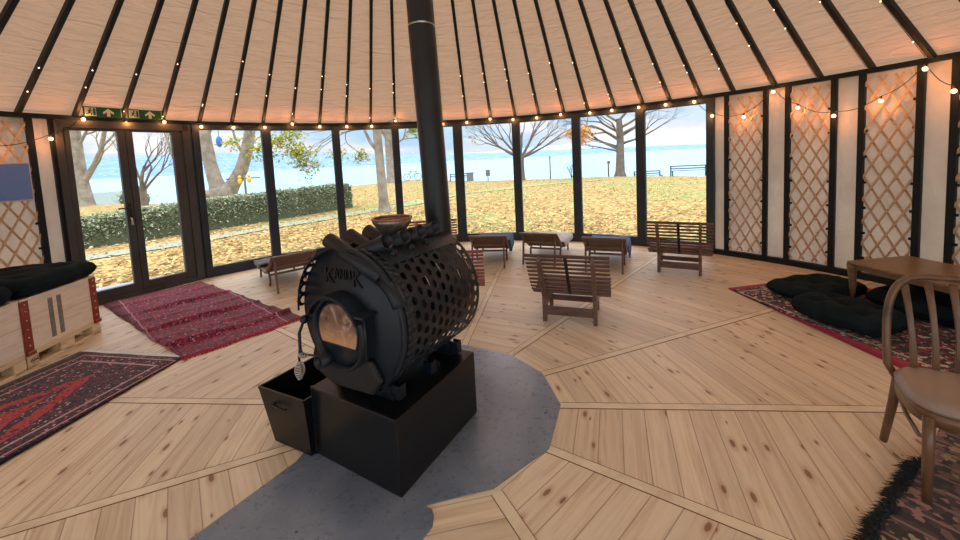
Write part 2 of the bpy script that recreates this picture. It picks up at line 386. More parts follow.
# steel plate
pv = [(a, .825) for a in SP]
def plate():
    ring = [pol(a, .832, 0) for a in (SP[0]-4.5,)]   # start at the vertex by the cut-out
    P2 = [(-.262, 1.668), (-.297, 1.683)]
    poly = []
    order = [-63.6, -34.2, -5.7, 20.9, 47.3, 78, 110, 142, 174.4, 202.3]
    rr = [.765, .795, .81, .81, .81, .81, .81, .81, .81, .81]
    poly = [(pol(a, r)[0], pol(a, r)[1]) for a, r in zip(order, rr)]
    d = V((-.5446, -.8387))
    L0 = V((-1.03, 2.025)); poly += [(-1.02, 2.07), (-1.04, 2.0), tuple(L0+d*1.35)]
    R0 = V((-.285, 1.53)); poly += [tuple(R0+d*1.0), tuple(R0), (-.251, 1.585), (-.249, 1.635), (-.262, 1.668), (-.30, 1.688)]
    b = MB(); b.prism(poly, .0015, .006)
    o = b.build('floor_plate', 'plate'); tag(o, 'blue grey many-sided steel plate on the pine floor under the stove', 'floor plate')
plate()

# ---------------------------------------------------------------- wall ring, posts, windows
def arc_band(mb, a0, a1, r0, r1, z0, z1, step=2.0):
    n = max(1, int(abs(a1-a0)/step))
    for i in range(n):
        b0 = a0+(a1-a0)*i/n; b1 = a0+(a1-a0)*(i+1)/n
        vs = [pol(b0, r0, z0), pol(b0, r1, z0), pol(b0, r1, z1), pol(b0, r0, z1), pol(b1, r0, z0), pol(b1, r1, z0), pol(b1, r1, z1), pol(b1, r0, z1)]
        fs = [(0, 4, 5, 1), (1, 5, 6, 2), (2, 6, 7, 3), (3, 7, 4, 0)]
        if i == 0: fs.append((0, 1, 2, 3))
        if i == n-1: fs.append((7, 6, 5, 4))
        mb.add(vs, fs)
b = MB(); arc_band(b, 0, 360, RY-.03, RY+.06, HT-.045, HT+.01)
tag(b.build('trim_1', 'pole'), 'black eaves ring running round the top of the wall', 'eaves ring', kind='structure')
b = MB(); arc_band(b, -40, 41.3, RY-.035, RY+.05, 0, .075)
tag(b.build('baseboard_right', 'pole'), 'black baseboard under the lattice wall on the right', 'baseboard', kind='structure')
b = MB(); arc_band(b, 154.3, 200, RY-.035, RY+.05, 0, .075)
tag(b.build('baseboard_left', 'pole'), 'black baseboard left of the double door', 'baseboard', kind='structure')

def wall_sheet(name, a0, a1, label):
    mb = MB(); n = int((a1-a0)*1.5)
    def fn(u, v):
        a = a0+(a1-a0)*u; z = v*(HT-.02)
        w = .012*noise.noise(V((a*.35, z*.9, 3)))+.010*noise.noise(V((a*.9+z*.4, z*2.2, 8)))
        return pol(a, RY+.03+w, z)
    mb.sheet(fn, n, 26)
    o = mb.build(name, 'wall'); tag(o, label, 'wall', kind='structure'); return o
wall_sheet('wall_right', -40, 41.3, 'cream canvas wall behind the lattice panels on the right')
wall_sheet('wall_left', 154.3, 200, 'cream canvas wall behind the lattice left of the door')
POSTS = [138.6, 127.1, 114.5, 102.5, 89.2, 76.6, 64.2, 52.1, 40.7]
PW = [.17, .13, .12, .12, .165, .14, .14, .135, .10]
GT, GB = 2.262, .135
for i in range(8):
    A = pol(POSTS[i], RY); B = pol(POSTS[i+1], RY); d = (B-A).normalized(); nrm = V((-d.y, d.x, 0))
    if nrm.dot(A-V((CX, CY, 0))) < 0: nrm = -nrm
    w = empty('window_%d' % (i+1), A, 0, 'tall fixed window pane in the glazed front, %s from the door' % ORD[i], 'window', kind='structure')
    o = V((0, 0, 0)); L = B-A
    fm = MB()
    w0, w1 = PW[i]/2, PW[i+1]/2
    p0 = d*w0; p1 = L-d*w1
    up = nrm
    for (za, zb, dep) in ((GT, HT-.045, .1), (0.0, GB, .1)):
        fm.bar(p0*0+V((0, 0, (za+zb)/2)), L+V((0, 0, (za+zb)/2)), dep, zb-za)
    # slim inner bead
    for s0 in (p0, p1): fm.bar(s0+V((0, 0, GB)), s0+V((0, 0, GT)), .016, .06, up)
    fm.bar(p0+V((0, 0, GT)), p1+V((0, 0, GT)), .06, .016); fm.bar(p0+V((0, 0, GB)), p1+V((0, 0, GB)), .06, .03)
    fm.build('window_frame', 'frame', w)
    g = MB(); g.add([p0+V((0, 0, GB)), p1+V((0, 0, GB)), p1+V((0, 0, GT)), p0+V((0, 0, GT))], [(0, 1, 2, 3)])
    g.build('window_glass', 'glass', w)
for i, (a, w) in enumerate(zip(POSTS, PW)):
    b = MB(); c = pol(a, RY); rad = (c-V((CX, CY, 0))).normalized(); tan = V((-rad.y, rad.x, 0))
    if i == 0:
        b.bar(c+tan*.045+V((0, 0, 0)), c+tan*.045+V((0, 0, HT-.045)), .09, .11, rad); b.bar(c-tan*.05-rad*.01, c-tan*.05-rad*.01+V((0, 0, HT-.045)), .09, .12, rad)
    else: b.bar(c, c+V((0, 0, HT-.045)), w, .11, rad)
    lab = ['double anthracite post right of the double door', 'window post second from the door', 'window post third from the door', 'window post just left of the stove flue',
           'wide double window post just right of the stove flue', 'window post in front of the vase-shaped bare tree', 'window post left of the tree with orange leaves',
           'window post right of the tree with orange leaves', 'last window post, where the lattice wall begins'][i]
    tag(b.build('window_post', 'frame', bevel=.006), 'dark '+lab if i else lab, 'window post', 'dark window posts of the glazed front', None)

# double door
A = pol(154.3, RY); B = pol(139.0, RY); dd = (B-A).normalized(); Ld = (B-A).length
dr = empty('door_1', A, atan2(dd.y, dd.x), 'dark framed glazed double door onto the lawn, two green signs above', 'door', kind='structure')
fm = MB()
fm.box((.02, 0, 1.16), (.07, .12, 2.32)); fm.box((Ld-.04, 0, 1.16), (.10, .12, 2.32)); fm.box((Ld/2, 0, 2.275), (Ld, .12, .10)); fm.box((Ld/2, 0, .03), (Ld, .13, .06))
fm.build('door_frame', 'doorframe', dr, bevel=.005)
def leaf(x0, x1, g0, g1, handle):
    b = MB()
    b.box(((x0+g0)/2, -.01, 1.14), (g0-x0, .07, 2.16)); b.box(((g1+x1)/2, -.01, 1.14), (x1-g1, .07, 2.16))
    b.box(((g0+g1)/2, -.01, 2.215), (g1-g0, .07, .03)); b.box(((g0+g1)/2, -.01, .115), (g1-g0, .07, .115))
    l = b.build('door_leaf', 'doorframe', dr, bevel=.006)
    g = MB(); g.add([(g0, 0, .17), (g1, 0, .17), (g1, 0, 2.2), (g0, 0, 2.2)], [(0, 1, 2, 3)]); g.build('door_glass', 'glass', l)
    if handle:
        b = MB(); b.box((.585, -.055, 1.13), (.035, .012, .24)); b.tube([(.585, -.05, 1.19), (.585, -.10, 1.19), (.575, -.105, 1.19), (.46, -.105, 1.195)], .011, 8)
        b.build('door_handle', 'black', l)
        b = MB(); b.tube([(.585, -.06, 1.055), (.585, -.10, 1.05), (.585, -.105, .99)], .009, 8); b.box((.585, -.105, .99), (.024, .006, .05)); b.build('door_key', 'silver', l)
leaf(.055, .63, .114, .551, True); leaf(.635, Ld-.09, .71, 1.149, False)

# lattice panels and black laths
def lattice(a0, a1, label):
    mb = MB(); W = R_(a1-a0)*RY; hw = 1.9; z0, z1 = .10, HT-.09
    pos = lambda x, z, off: pol(a0+math.degrees(x/RY), RY-off, z)
    step = .135
    for sgn in (1, -1):
        off = -.012 if sgn > 0 else .004; off += .02
        k = -int(z1/hw/step)-2
        while k*step < W+ (z1/hw):
            xb = k*step   # x at z0
            def xz(z): return (xb+(z-z0)/hw) if sgn > 0 else (W-xb-(z-z0)/hw)
            # clip to panel
            lo, hi = z0, z1
            if sgn > 0: lo = max(lo, z0+(0-xb)*hw); hi = min(hi, z0+(W-xb)*hw)
            else: lo = max(lo, z0+(0-xb)*hw); hi = min(hi, z0+(W-xb)*hw)
            if hi-lo > .05:
                m_ = 3
                for j in range(m_):
                    za, zb = lo+(hi-lo)*j/m_, lo+(hi-lo)*(j+1)/m_
                    p, q = pos(xz(za), za, off), pos(xz(zb), zb, off)
                    rad = (p-V((CX, CY, za))); rad.z = 0
                    mb.bar(p, q, .021, .008, rad.normalized())
            k += 1
    return tag(mb.build('lattice_panel', 'lattice'), label, 'lattice panel', 'crossed wooden lattice panels on the canvas wall')
def lath(a, label, studs):
    mb = MB(); c = pol(a, RY-.012); rad = (c-V((CX, CY, 0))).normalized(); tan = V((-rad.y, rad.x, 0))
    mb.bar(c+V((0, 0, .07)), c+V((0, 0, HT-.04)), .058, .045, rad)
    z = .25
    while z < HT-.1 and studs:
        p = c+tan*studs*.035+V((0, 0, z)); mb.bar(p-tan*.018, p+tan*.018, .028, .028, rad); z += .29
    return tag(mb.build('wall_lath', 'pole', bevel=.004), label, 'wall lath', 'black upright laths on the canvas wall')
PAN = [(33.1, 38.35, 'narrow wooden lattice panel nearest the windows, right wall'), (25.2, 30.35, 'second wooden lattice panel from the windows, right wall'),
       (17.2, 22.4, 'third wooden lattice panel from the windows, above the low table'), (9.3, 14.5, 'lattice panel cut by the right edge of the photo'),
       (156.7, 162.2, 'wooden lattice panel left of the door, behind the screen')]
for k, (a0, a1, lb) in enumerate(PAN):
    lattice(a0, a1, lb)
for a, lb, s in ((38.35, 'lath on the left side of the narrow lattice panel nearest the windows', -1), (33.1, 'lath on the right side of the narrow lattice panel nearest the windows', 1),
              (30.35, 'lath left of the second lattice panel from the windows', -1), (25.2, 'lath right of the second lattice panel from the windows', 1),
              (22.4, 'lath left of the third lattice panel from the windows', -1), (17.2, 'lath right of the third lattice panel from the windows', 1),
              (14.5, 'lath nearest the right edge of the photo', -1),
              (156.7, 'lath between the screen and the double door', 1)):
    lath(a, 'black upright '+lb, s)
lath(154.6, 'black upright lath touching the door frame', 0)

# ---------------------------------------------------------------- roof
SL = .70; RC = .85
def roof_z(r): return HT+SL*(RY-r)
mb = MB()
def fn(u, v):
    a = 360*u; r = RY+.12-(RY+.12-RC)*v
    w = .02*noise.noise(V((a*.21, r*1.1, 5)))+.012*noise.noise(V((cos(R_(a))*9, sin(R_(a))*9, r*5)))
    return pol(a, r, roof_z(r)+.055+w)
mb.sheet(fn, 288, 24)
tag(mb.build('ceiling', 'roof'), 'tan canvas roof stretched over the black rafters', 'ceiling', kind='structure')
RA = [157.5, 152.2, 147.1, 142.2, 137.2, 132.4, 127.4, 122.4, 117.4, 112.3, 107.4, 102.4, 97.4, 92.4, 87, 81.8, 76.6, 71.6, 66.5, 61.7, 56.7, 51.6, 47, 42.2, 37.4, 32, 26.7, 21.5, 16.4]
crown = empty('roof_crown', (CX, CY, roof_z(RC)), 0, 'black crown ring with clear dome at the top of the roof above the flue', 'roof crown', kind='structure')
b = MB(); 
for k in range(36):
    a0, a1 = 2*pi*k/36, 2*pi*(k+1)/36
    b.bar((RC*cos(a0), RC*sin(a0), .02), (RC*cos(a1), RC*sin(a1), .02), .08, .16)
for k in range(4): a = pi*k/4; b.bar((RC*cos(a), RC*sin(a), .08), (-RC*cos(a), -RC*sin(a), .08), .04, .05)
b.build('crown_ring', 'pole', crown)
b = MB(); b.lathe([(RC, .1), (RC*.85, .25), (RC*.55, .36), (RC*.2, .41), (0.001, .42)], 36); b.build('crown_dome', 'clear_glass', crown)
for k in range(29+10):
    if k < 29: a = RA[k]
    elif k < 34: a = 157.5+5.05*(k-28)
    else: a = 16.4-5.1*(k-33)
    dirv = V((cos(R_(a)), sin(R_(a)), 0)); p = pol(a, RY+.02, roof_z(RY+.02)+.0); q = pol(a, RC, roof_z(RC)+.0)
    root = MB(); root.bar(p-V((0, 0, 0)), q, .043, .06)
    if k < 12: lb = 'black roof rafter, %s from the left edge, over the door side' % ORD[k]
    elif k < 29: lb = 'black roof rafter right of the flue, %s counting from the flue' % ORD[k-12]
    elif k < 34: lb = 'black roof rafter past the left edge of the photo'
    else: lb = 'black roof rafter past the right edge of the photo'
    if k == 12: lb = 'black roof rafter hidden directly behind the stove flue'
    elif 12 < k < 29: lb = 'black roof rafter right of the flue, %s counting from the flue' % ORD[k-13]
    tag(root.build('rafter', 'pole', bevel=.006), lb, 'rafter', 'black roof rafters')

# rear of the yurt (behind the viewer): canvas ends and an added, unseen glazed run for fill daylight
wall_sheet('wall_back', 200, 208, 'cream canvas wall behind the viewer'); wall_sheet('wall_rear', 312, 320, 'cream canvas wall behind the viewer, right part')
for i in range(8):
    A = pol(208+13*i, RY); B = pol(221+13*i, RY); w = empty('window_%d' % (i+9), A, 0, 'added unseen window pane behind the viewer, for fill daylight', 'window', kind='structure')
    L = B-A; fm = MB(); fm.bar(V((0, 0, .07)), L+V((0, 0, .07)), .1, .14); fm.bar(V((0, 0, 2.29)), L+V((0, 0, 2.29)), .1, .08)
    fm.bar(V((0, 0, 0)), V((0, 0, HT-.045)), .12, .1, (0, 1, 0)); fm.build('window_frame', 'frame', w)
    g = MB(); g.add([(0, 0, .135), tuple(L+V((0, 0, .135))), tuple(L+V((0, 0, 2.26))), (0, 0, 2.26)], [(0, 1, 2, 3)]); g.build('window_glass', 'clear_glass', w)

# ---------------------------------------------------------------- string lights
BUL = [(151.6, 2.335), (146.9, 2.31), (142.2, 2.345), (137.2, 2.294), (132.4, 2.288), (127.3, 2.30), (122.5, 2.36), (117.5, 2.315), (112.3, 2.31), (107.3, 2.31), (102.3, 2.40),
       (92.2, 2.305), (87, 2.31), (81.9, 2.35), (77, 2.31), (72, 2.31), (67, 2.33), (61.2, 2.31), (57, 2.315), (52.1, 2.315), (47.5, 2.305), (42.9, 2.295)]
BUL2 = [(42.9, 2.295), (40.2, 2.058), (35.7, 1.997), (31.9, 2.281), (28.9, 2.038), (24.9, 1.896), (20.3, 2.005), (16.6, 2.267), (14.3, 2.014)]
BUL3 = [(151.6, 2.335), (155.1, 2.089), (161.5, 1.95)]
def lights(name, pts, label, power, skip=0):
    power *= .8
    root = empty(name, pol(pts[0][0], RY-.1, pts[0][1]), 0, label, 'string lights', 'warm string lights round the eaves')
    o = root.location; cab = MB(); path = []
    for i in range(len(pts)-1):
        (a0, z0), (a1, z1) = pts[i], pts[i+1]
        for j in range(6):
            t = j/6; path.append(pol(a0+(a1-a0)*t, RY-.085, z0+(z1-z0)*t+.05-.05*sin(pi*t))-o)
    path.append(pol(pts[-1][0], RY-.085, pts[-1][1]+.05)-o)
    cab.tube(path, .004, 5); cab.build('cable', 'black', root)
    for a, z in pts[skip:]:
        c = pol(a, RY-.085, z)-o
        s = MB(); s.tube([c+V((0, 0, .05)), c+V((0, 0, .018))], .011, 8); so = s.build('bulb_socket', 'black', root)
        bb = MB(); bb.ball(c, .021, 10, 8); bb.build('bulb', 'bulb', root)
        ld = bpy.data.lights.new('bulb_glow', 'POINT'); ld.energy = power; ld.color = (1, .36, .10); ld.shadow_soft_size = .03
        lo = bpy.data.objects.new('bulb_glow', ld); COL.objects.link(lo); lo.parent = root
        inw = (V((CX, CY, 0))-pol(a, RY)).normalized(); lo.location = c+inw*.06
lights('string_lights', BUL, 'warm bulb string along the eaves ring above the windows and door', .9)
lights('string_lights', BUL2, 'warm bulb string looping over the lattice wall on the right', .9, 1)
lights('string_lights', BUL3, 'short warm bulb string between the door and the screen', .9, 1)
fr = empty('fairy_lights', pol(90, RY-.2, HT), 0, 'tiny warm fairy lights wound along the feet of the rafters', 'fairy lights')
o0 = fr.location; cnt = 0
rnd = random.Random(3)
for k, a in enumerate(RA):
    if k == 12: continue
    ps = sorted(rnd.uniform(.12, 1.1) for _ in range(2)); cab = MB(); pts = []
    for j in range(7):
        r = RY-.08-j*.2; pts.append(pol(a+.25, r, roof_z(r)-.045)-o0)
    cab.tube(pts, .003, 4); cab.build('light_wire', 'black', fr)
    for t in ps:
        r = RY-t; q = MB(); q.ball(pol(a+.25, r, roof_z(r)-.05)-o0, .007, 6, 4); q.build('light_bead', 'fairy', fr)

# ---------------------------------------------------------------- exit signs
M['sgreen'] = simple('sign green', srgb(20, 96, 62), .5, 0, .05)
M['swhite'] = simple('sign cream white', srgb(240, 226, 190), .5, 0, .03)
def exit_sign(a_mid, z, tilt, label):
    p = pol(a_mid, RY-.13, z); rad = R_(a_mid); e = empty('exit_sign', p, rad-pi/2, label, 'exit sign', 'green emergency exit signs above the door')
    # local: +x to the viewer's right, -y towards the room
    W, H = .385, .125
    b = MB(); b.box((0, 0, 0), (W, .012, H)); b.box((0, .05, -H/2+.02), (.04, .1, .02)); b.build('sign_board', 'sgreen', e)
    Mx = Matrix(((1, 0, 0, 0), (0, 0, -1, -.0065), (0, 1, 0, 0), (0, 0, 0, 1)))   # draw in x,z on the front
    w = MB(); w.box((-.125, -.008, 0), (.105, .004, .10)); ar = [(.05, .048), (.105, .0), (.098, -.022), (.066, .004), (.066, -.05), (.034, -.05), (.034, .004), (.002, -.022), (-.005, 0)]
    w.prism([(x-.005, y) for x, y in ar], .0, .003, Mx); w.box((.172, -.008, 0), (.006, .004, .1)); w.build('sign_symbol', 'swhite', e)
    g = MB(); z1 = .0045
    g.add([(0, 0, 0)]*0, [])
    def lim(x0, y0, x1, y1, t): g.bar((x0, -.0115, y0), (x1, -.0115, y1), .003, t, (0, 0, 1)) if abs(y1-y0) < abs(x1-x0) else g.bar((x0, -.0115, y0), (x1, -.0115, y1), t, .003, (0, 1, 0))
    cx = -.125
    g.box((cx+.034, -.0115, 0), (.022, .003, .084))
    g.ball((cx+.0, -.0115, .034), .009, 8, 6, sc=(1, .2, 1))
    lim(cx-.002, .022, cx-.014, -.008, .018); lim(cx-.014, -.008, cx+.008, -.022, .010); lim(cx+.008, -.022, cx+.004, -.042, .009)
    lim(cx-.014, -.008, cx-.024, -.026, .010); lim(cx-.024, -.026, cx-.042, -.03, .009); lim(cx-.004, .018, cx+.016, .008, .008); lim(cx-.006, .018, cx-.028, .006, .008)
    g.build('running_figure', 'sgreen', e)
    return e
exit_sign(149.5, 2.43, 0, 'green and white running man sign above the left door leaf')
exit_sign(144.6, 2.43, 0, 'green and white running man sign above the right door leaf')

# ---------------------------------------------------------------- wall screen
M['screen'] = simple('blue screen picture', srgb(74, 88, 118), .25, 0, .12, 3, emit=srgb(62, 80, 114), estr=.22)
e = empty('wall_screen', pol(160.85, RY-.10, 1.607), R_(160.85-90), 'flat screen with pale frame and blue picture on the left lattice wall', 'screen')
b = MB(); b.box((0, 0, 0), (.60, .03, .425)); b.build('screen_frame', simple('pale screen frame', srgb(206, 200, 206), .5), e, bevel=.004)
b = MB(); b.box((0, -.017, 0), (.575, .004, .395)); b.build('display', 'screen', e)
b = MB(); b.box((0, .045, 0), (.2, .06, .2)); b.build('wall_bracket', 'black', e)

# ---------------------------------------------------------------- stove
PEDA = 58.8
ped = empty('stove_pedestal', (-.412, 1.730, .006), R_(PEDA), 'black sheet steel box pedestal under the stove', 'pedestal')
# local x along the stove axis, +y to the left
b = MB(); b.box((.358, .31, .197), (.716, .62, .394)); b.build('pedestal_box', 'satin', ped, bevel=.006)
b = MB(); b.box((-.002, .31, .392), (.012, .62, .012)); b.box((-.003, .617, .2), (.008, .008, .39)); b.build('edge_angle', simple('lighter steel edge', (.03, .032, .035, 1), .3, .5), ped)  # top and left front edges coloured lighter than the box
wb = empty('wood_bin', (-.412, 1.730, 0), R_(PEDA), 'black open-topped sheet steel bin left of the stove pedestal', 'bin')
b = MB()
bb = [(-.03, .628), (.44, .628), (.44, .93), (-.05, .93)]; tt = [(-.05, .628), (.47, .628), (.47, 1.0), (-.08, 1.0)]
vs = [(x, y, .012) for x, y in bb]+[(x, y, .335) for x, y in tt]
b.add(vs, [(0, 1, 2, 3), (0, 1, 5, 4), (1, 2, 6, 5), (2, 3, 7, 6), (3, 0, 4, 7)])
b.build('bin_body', 'satin', wb, solid=.006)
b = MB(); pts = [(x, y, .336) for x, y in tt]
for i in range(4): b.bar(pts[i], pts[(i+1) % 4], .012, .012)
b.build('bin_rim', 'satin', wb)
b = MB(); b.tube([(-.066, .76, .262), (-.080, .765, .265), (-.082, .87, .265), (-.068, .875, .262)], .006, 6); b.build('bin_handle', 'satin', wb)

SA = 58.3
st = empty('wood_stove', (-.668, 1.94, .81), R_(SA-90), 'black barrel wood stove with hexagon-punched jacket and crossing tubes on top', 'stove')
# local: x right (seen from the front), y back along the axis, z up
b = MB(); Rx = Matrix.Rotation(R_(-90), 4, 'X')     # lathe z -> +y
b.lathe([(0.0, .01), (.325, .01), (.325, .66), (.30, .675), (0, .675)], 64, Rx)
b.build('firebox_drum', 'stovein', st)
b = MB(); b.lathe([(0, 0), (.362, 0), (.366, .006), (.366, .018), (0, .018)], 72, Rx); b.lathe([(.352, .0), (.368, .0), (.374, .006), (.374, .03), (.366, .03)], 72, Rx)
b.build('front_plate', 'stove', st)
# jacket of punched sheet
def jacket(side):
    b = MB(); t0, t1 = 36, 158; r = .376; rows = 12; ya, yb = (.075, .665) if side > 0 else (-.030, .665); cols = 10 if side > 0 else 11
    px = (yb-ya)/cols; dth = (t1-t0)/rows
    def pp(th, y, rr=r): a = R_(90-side*th); return (rr*cos(a), y, rr*sin(a))
    for c in range(cols):
        for q in range(rows):
            cy_ = ya+px*(c+.5); ct = t0+dth*(q+.5+(.5 if c % 2 else 0))
            if ct+dth*.5 > t1+dth*.6 or (side < 0 and c < 2 and ct > 88): continue
            # flat hexagon: long across theta
            hx = [(cy_+px*.667*sx, ct+dth*sy) for sx, sy in ((-.667+.0, 0), (-.333*1.0, .5), (.333, .5), (.667, 0), (.333, -.5), (-.333, -.5))]
            hx = [(cy_+px*sx, ct+dth*sy) for sx, sy in ((-.6667, 0), (-.3333, .5), (.3333, .5), (.6667, 0), (.3333, -.5), (-.3333, -.5))]
            hi = [(cy_+(y-cy_)*.50, ct+(t-ct)*.60) for y, t in hx]
            vs = [pp(t, y) for y, t in hx]+[pp(t, y) for y, t in hi]
            b.add(vs, [(i, (i+1) % 6, 6+(i+1) % 6, 6+i) for i in range(6)], False)
    # solid borders
    def strip(y0, y1, th0, th1):
        n = 24
        for i in range(n):
            u0, u1 = th0+(th1-th0)*i/n, th0+(th1-th0)*(i+1)/n
            b.add([pp(u0, y0), pp(u1, y0), pp(u1, y1), pp(u0, y1)], [(0, 1, 2, 3)], True)
    strip(.028 if side > 0 else -.036, ya+.012 if side > 0 else ya+.004, 12 if side > 0 else 34, t1+4 if side > 0 else 90); strip(yb-.008, yb+.012, 12, t1+4); strip(ya, yb, 12, t0+dth*.35)
    return b.build('punched_jacket', 'stove', st, solid=.004)
jacket(1); jacket(-1)
# ribs seen between the jacket and the drum
# crossing hot air tubes
def airtube(y, side):
    s = side; b = MB()
    b.pipe((-s*.225, y, .235), (s*(.205 if s > 0 else .15), y, .404 if s > 0 else .402), .0405, .004, 24)
    if y < .05: b.tube([(.338, y-.012, .115), (.332, y-.012, .135), (.30, y-.01, .185), (.225, y, .235)], .036, 16)
    else: b.tube([(-s*.325, y, .0), (-s*.315, y, .09), (-s*.285, y, .17), (-s*.215, y, .242)], .036, 16)
    return b.build('hot_air_tube', 'stove', st)
for y in (.10, .235, .37, .505): airtube(y, 1)
for y in (.03, .168, .302, .437): airtube(y, -1)
for y in (.15, .29, .43):
    b = MB(); b.ball((.19, y, .330), .022, 12, 8); b.build('tube_bolt', 'stove', st)
# door
dc = (-.022, -.052)
Md = Matrix.Translation((dc[0], 0, dc[1])) @ Rx
door = MB(); door.lathe([(.0, -.052), (.165, -.052), (.172, -.045), (.172, .0)], 56, Md); dob = door.build('stove_door', 'stove', st)
rg = MB(); rg.lathe([(.176, .0), (.176, -.07), (.192, -.07), (.192, .0)], 56, Md); rg.build('door_collar', 'stove', st)
gl = MB(); pts = []
for k in range(49):
    a = R_(-30+ (240)*k/48); pts.append((.14*cos(a), .14*sin(a)+.012))
gl.prism(pts, 0, .004, Matrix.Translation((dc[0], -.0575, dc[1])) @ Matrix.Rotation(R_(90), 4, 'X')); gl.build('door_window', 'soot', dob)
fr_ = MB(); fpts = [(dc[0]+x*1.04, -.057, dc[1]+z*1.04) for x, z in pts]; fr_.tube(fpts+[fpts[0]], .006, 8); fr_.build('window_bead', 'stove', dob)
hd = MB()
for k in range(14):
    a0, a1 = R_(25+130*k/14), R_(25+130*(k+1)/14); r0, r1 = .19, .205
    vs = [(dc[0]+r*cos(a), y, dc[1]+r*sin(a)) for a in (a0, a1) for r in (r0, r1) for y in (-.10, .0)]
    hd.add(vs, [(0, 1, 3, 2), (4, 6, 7, 5), (0, 2, 6, 4), (1, 5, 7, 3), (0, 4, 5, 1), (2, 3, 7, 6)], False)
hd.box((.155, -.045, .075), (.10, .10, .012)); hd.build('door_hood', 'stove', st)
hg = MB(); hg.box((.152, -.03, -.04), (.05, .055, .21)); hg.tube([(.18, -.06, .06), (.18, -.06, -.15)], .008, 8); hg.build('hinge_box', 'stove', st)
ip = MB(); ip.pipe((-.115, -.12, -.20), (-.115, 0, -.20), .036, .004); ip.build('air_inlet', 'stove', st)
ipk = MB(); ipk.lathe([(0, 0), (.033, 0), (.033, .006), (0, .006)], 20, Matrix.Translation((-.115, -.09, -.20)) @ Rx); ipk.build('inlet_flap', 'stovein', st)
hn = MB(); hn.tube([(-.30, .0, -.04), (-.345, -.03, -.06), (-.36, -.05, -.12), (-.35, -.06, -.20), (-.325, -.07, -.235)], .009, 8); hn.ball((-.335, -.03, -.045), .024, 10, 8)
hn.tube([(-.36, -.03, -.05), (-.31, -.03, -.03)], .012, 8); hn.tube([(-.325, -.07, -.225), (-.15, -.06, -.20)], .006, 8); hob = hn.build('door_latch', 'stove', st)
def coil(p0, p1, rmax, turns, name):
    c = MB(); p0, p1 = V(p0), V(p1); t = (p1-p0).normalized(); u = t.orthogonal().normalized(); w = t.cross(u); pts = []
    n = turns*12
    for i in range(n+1):
        f = i/n; r = rmax*(.35+.65*sin(pi*min(1, f*1.0))); a = 2*pi*turns*f; pts.append(p0+(p1-p0)*f+(u*cos(a)+w*sin(a))*r)
    c.tube(pts, .0032, 5); c.build(name, 'silver', hob)
coil((-.335, -.08, -.225), (-.265, -.08, -.215), .013, 5, 'coil_grip'); coil((-.350, -.07, -.27), (-.360, -.07, -.375), .026, 8, 'coil_grip')
hr = MB(); hr.tube([(-.345, -.065, -.20), (-.352, -.07, -.24), (-.350, -.07, -.27)], .006, 6); hr.build('grip_rod', 'stove', hob)
# lettering
def text_mesh(txt, size, depth, name, mat, parent, M_, align='CENTER'):
    cu = bpy.data.curves.new(name, 'FONT'); cu.body = txt; cu.size = size; cu.extrude = depth; cu.align_x = align
    to = bpy.data.objects.new(name+'_src', cu); COL.objects.link(to)
    dg = bpy.context.evaluated_depsgraph_get(); me = bpy.data.meshes.new_from_object(to.evaluated_get(dg))
    bpy.data.objects.remove(to); me.transform(M_); me.materials.clear(); me.materials.append(M[mat])
    o = bpy.data.objects.new(name, me); COL.objects.link(o); o.parent = parent; return o
Mt = lambda x, z, sx=1, y=-.004: Matrix.Translation((x, y, z)) @ Matrix.Rotation(R_(90), 4, 'X') @ Matrix.Diagonal((sx, 1, 1, 1))
M['letters'] = simple('black raised letters', (.003, .0035, .004, 1), .5)
text_mesh('K', .115, .004, 'raised_letter', 'letters', st, Mt(-.125, .185)); text_mesh('K', .115, .004, 'raised_letter', 'letters', st, Mt(.085, .185))
text_mesh('ANU', .075, .004, 'raised_letter', 'letters', st, Mt(-.02, .213, .82))
# support feet and brackets under the barrel
sf = MB()
for y in (.08, .58):
    sf.box((-.17, y, -.37), (.06, .05, .07)); sf.box((.17, y, -.37), (.06, .05, .07)); sf.box((0, y, -.39), (.44, .05, .028))
sf.build('stove_cradle', 'stove', st)
for y in (.07, .33, .59):
    fb = MB(); fb.box((.225, y, -.365), (.055, .008, .07)); fb.box((.25, y+.02, -.365), (.006, .045, .07)); fb.box((.225, y+.04, -.365), (.055, .008, .07)); fb.build('side_bracket', 'stove', st)
lp = MB(); lpf = [(-.25, -.15), (.17, -.17), (.235, -.26), (.17, -.345), (-.12, -.365), (-.24, -.32), (-.285, -.23)]
lp.prism(lpf, .0, .035, Matrix.Rotation(R_(90), 4, 'X')); lp.build('lower_apron', 'stovein', st, bevel=.015)
# short thin silver strips on the jacket
wl = MB()
for i, (th, y) in enumerate(((58, .235), (52, .36), (64, .50), (48, .59), (60, .61))):
    p = [(.381*sin(R_(th+q)), y+q*.0006, .381*cos(R_(th+q))) for q in (0, 4, 8)]; wl.tube(p, .0022, 5)
wl.build('silver_strip', 'silver', st)
# flue
fl = empty('stove_flue', (-.232, 2.48, 0), 0, 'tall black flue pipe rising from the stove to the roof', 'flue')
b = MB(); b.tube([(.005, 0, 1.02), (-.008, 0, 1.6), (-.036, 0, 2.44)], .082, 32, cap=False); b.tube([(-.036, 0, 2.44), (-.06, 0, 3.4), (-.09, 0, 5.9)], .0795, 32, cap=False); b.build('flue_pipe', 'black', fl)
b = MB(); b.lathe([(.0800, 2.436), (.0835, 2.436), (.0835, 2.445), (.0800, 2.445)], 32, Matrix.Translation((-.036, 0, 0))); b.build('joint_ring', 'silver', fl)
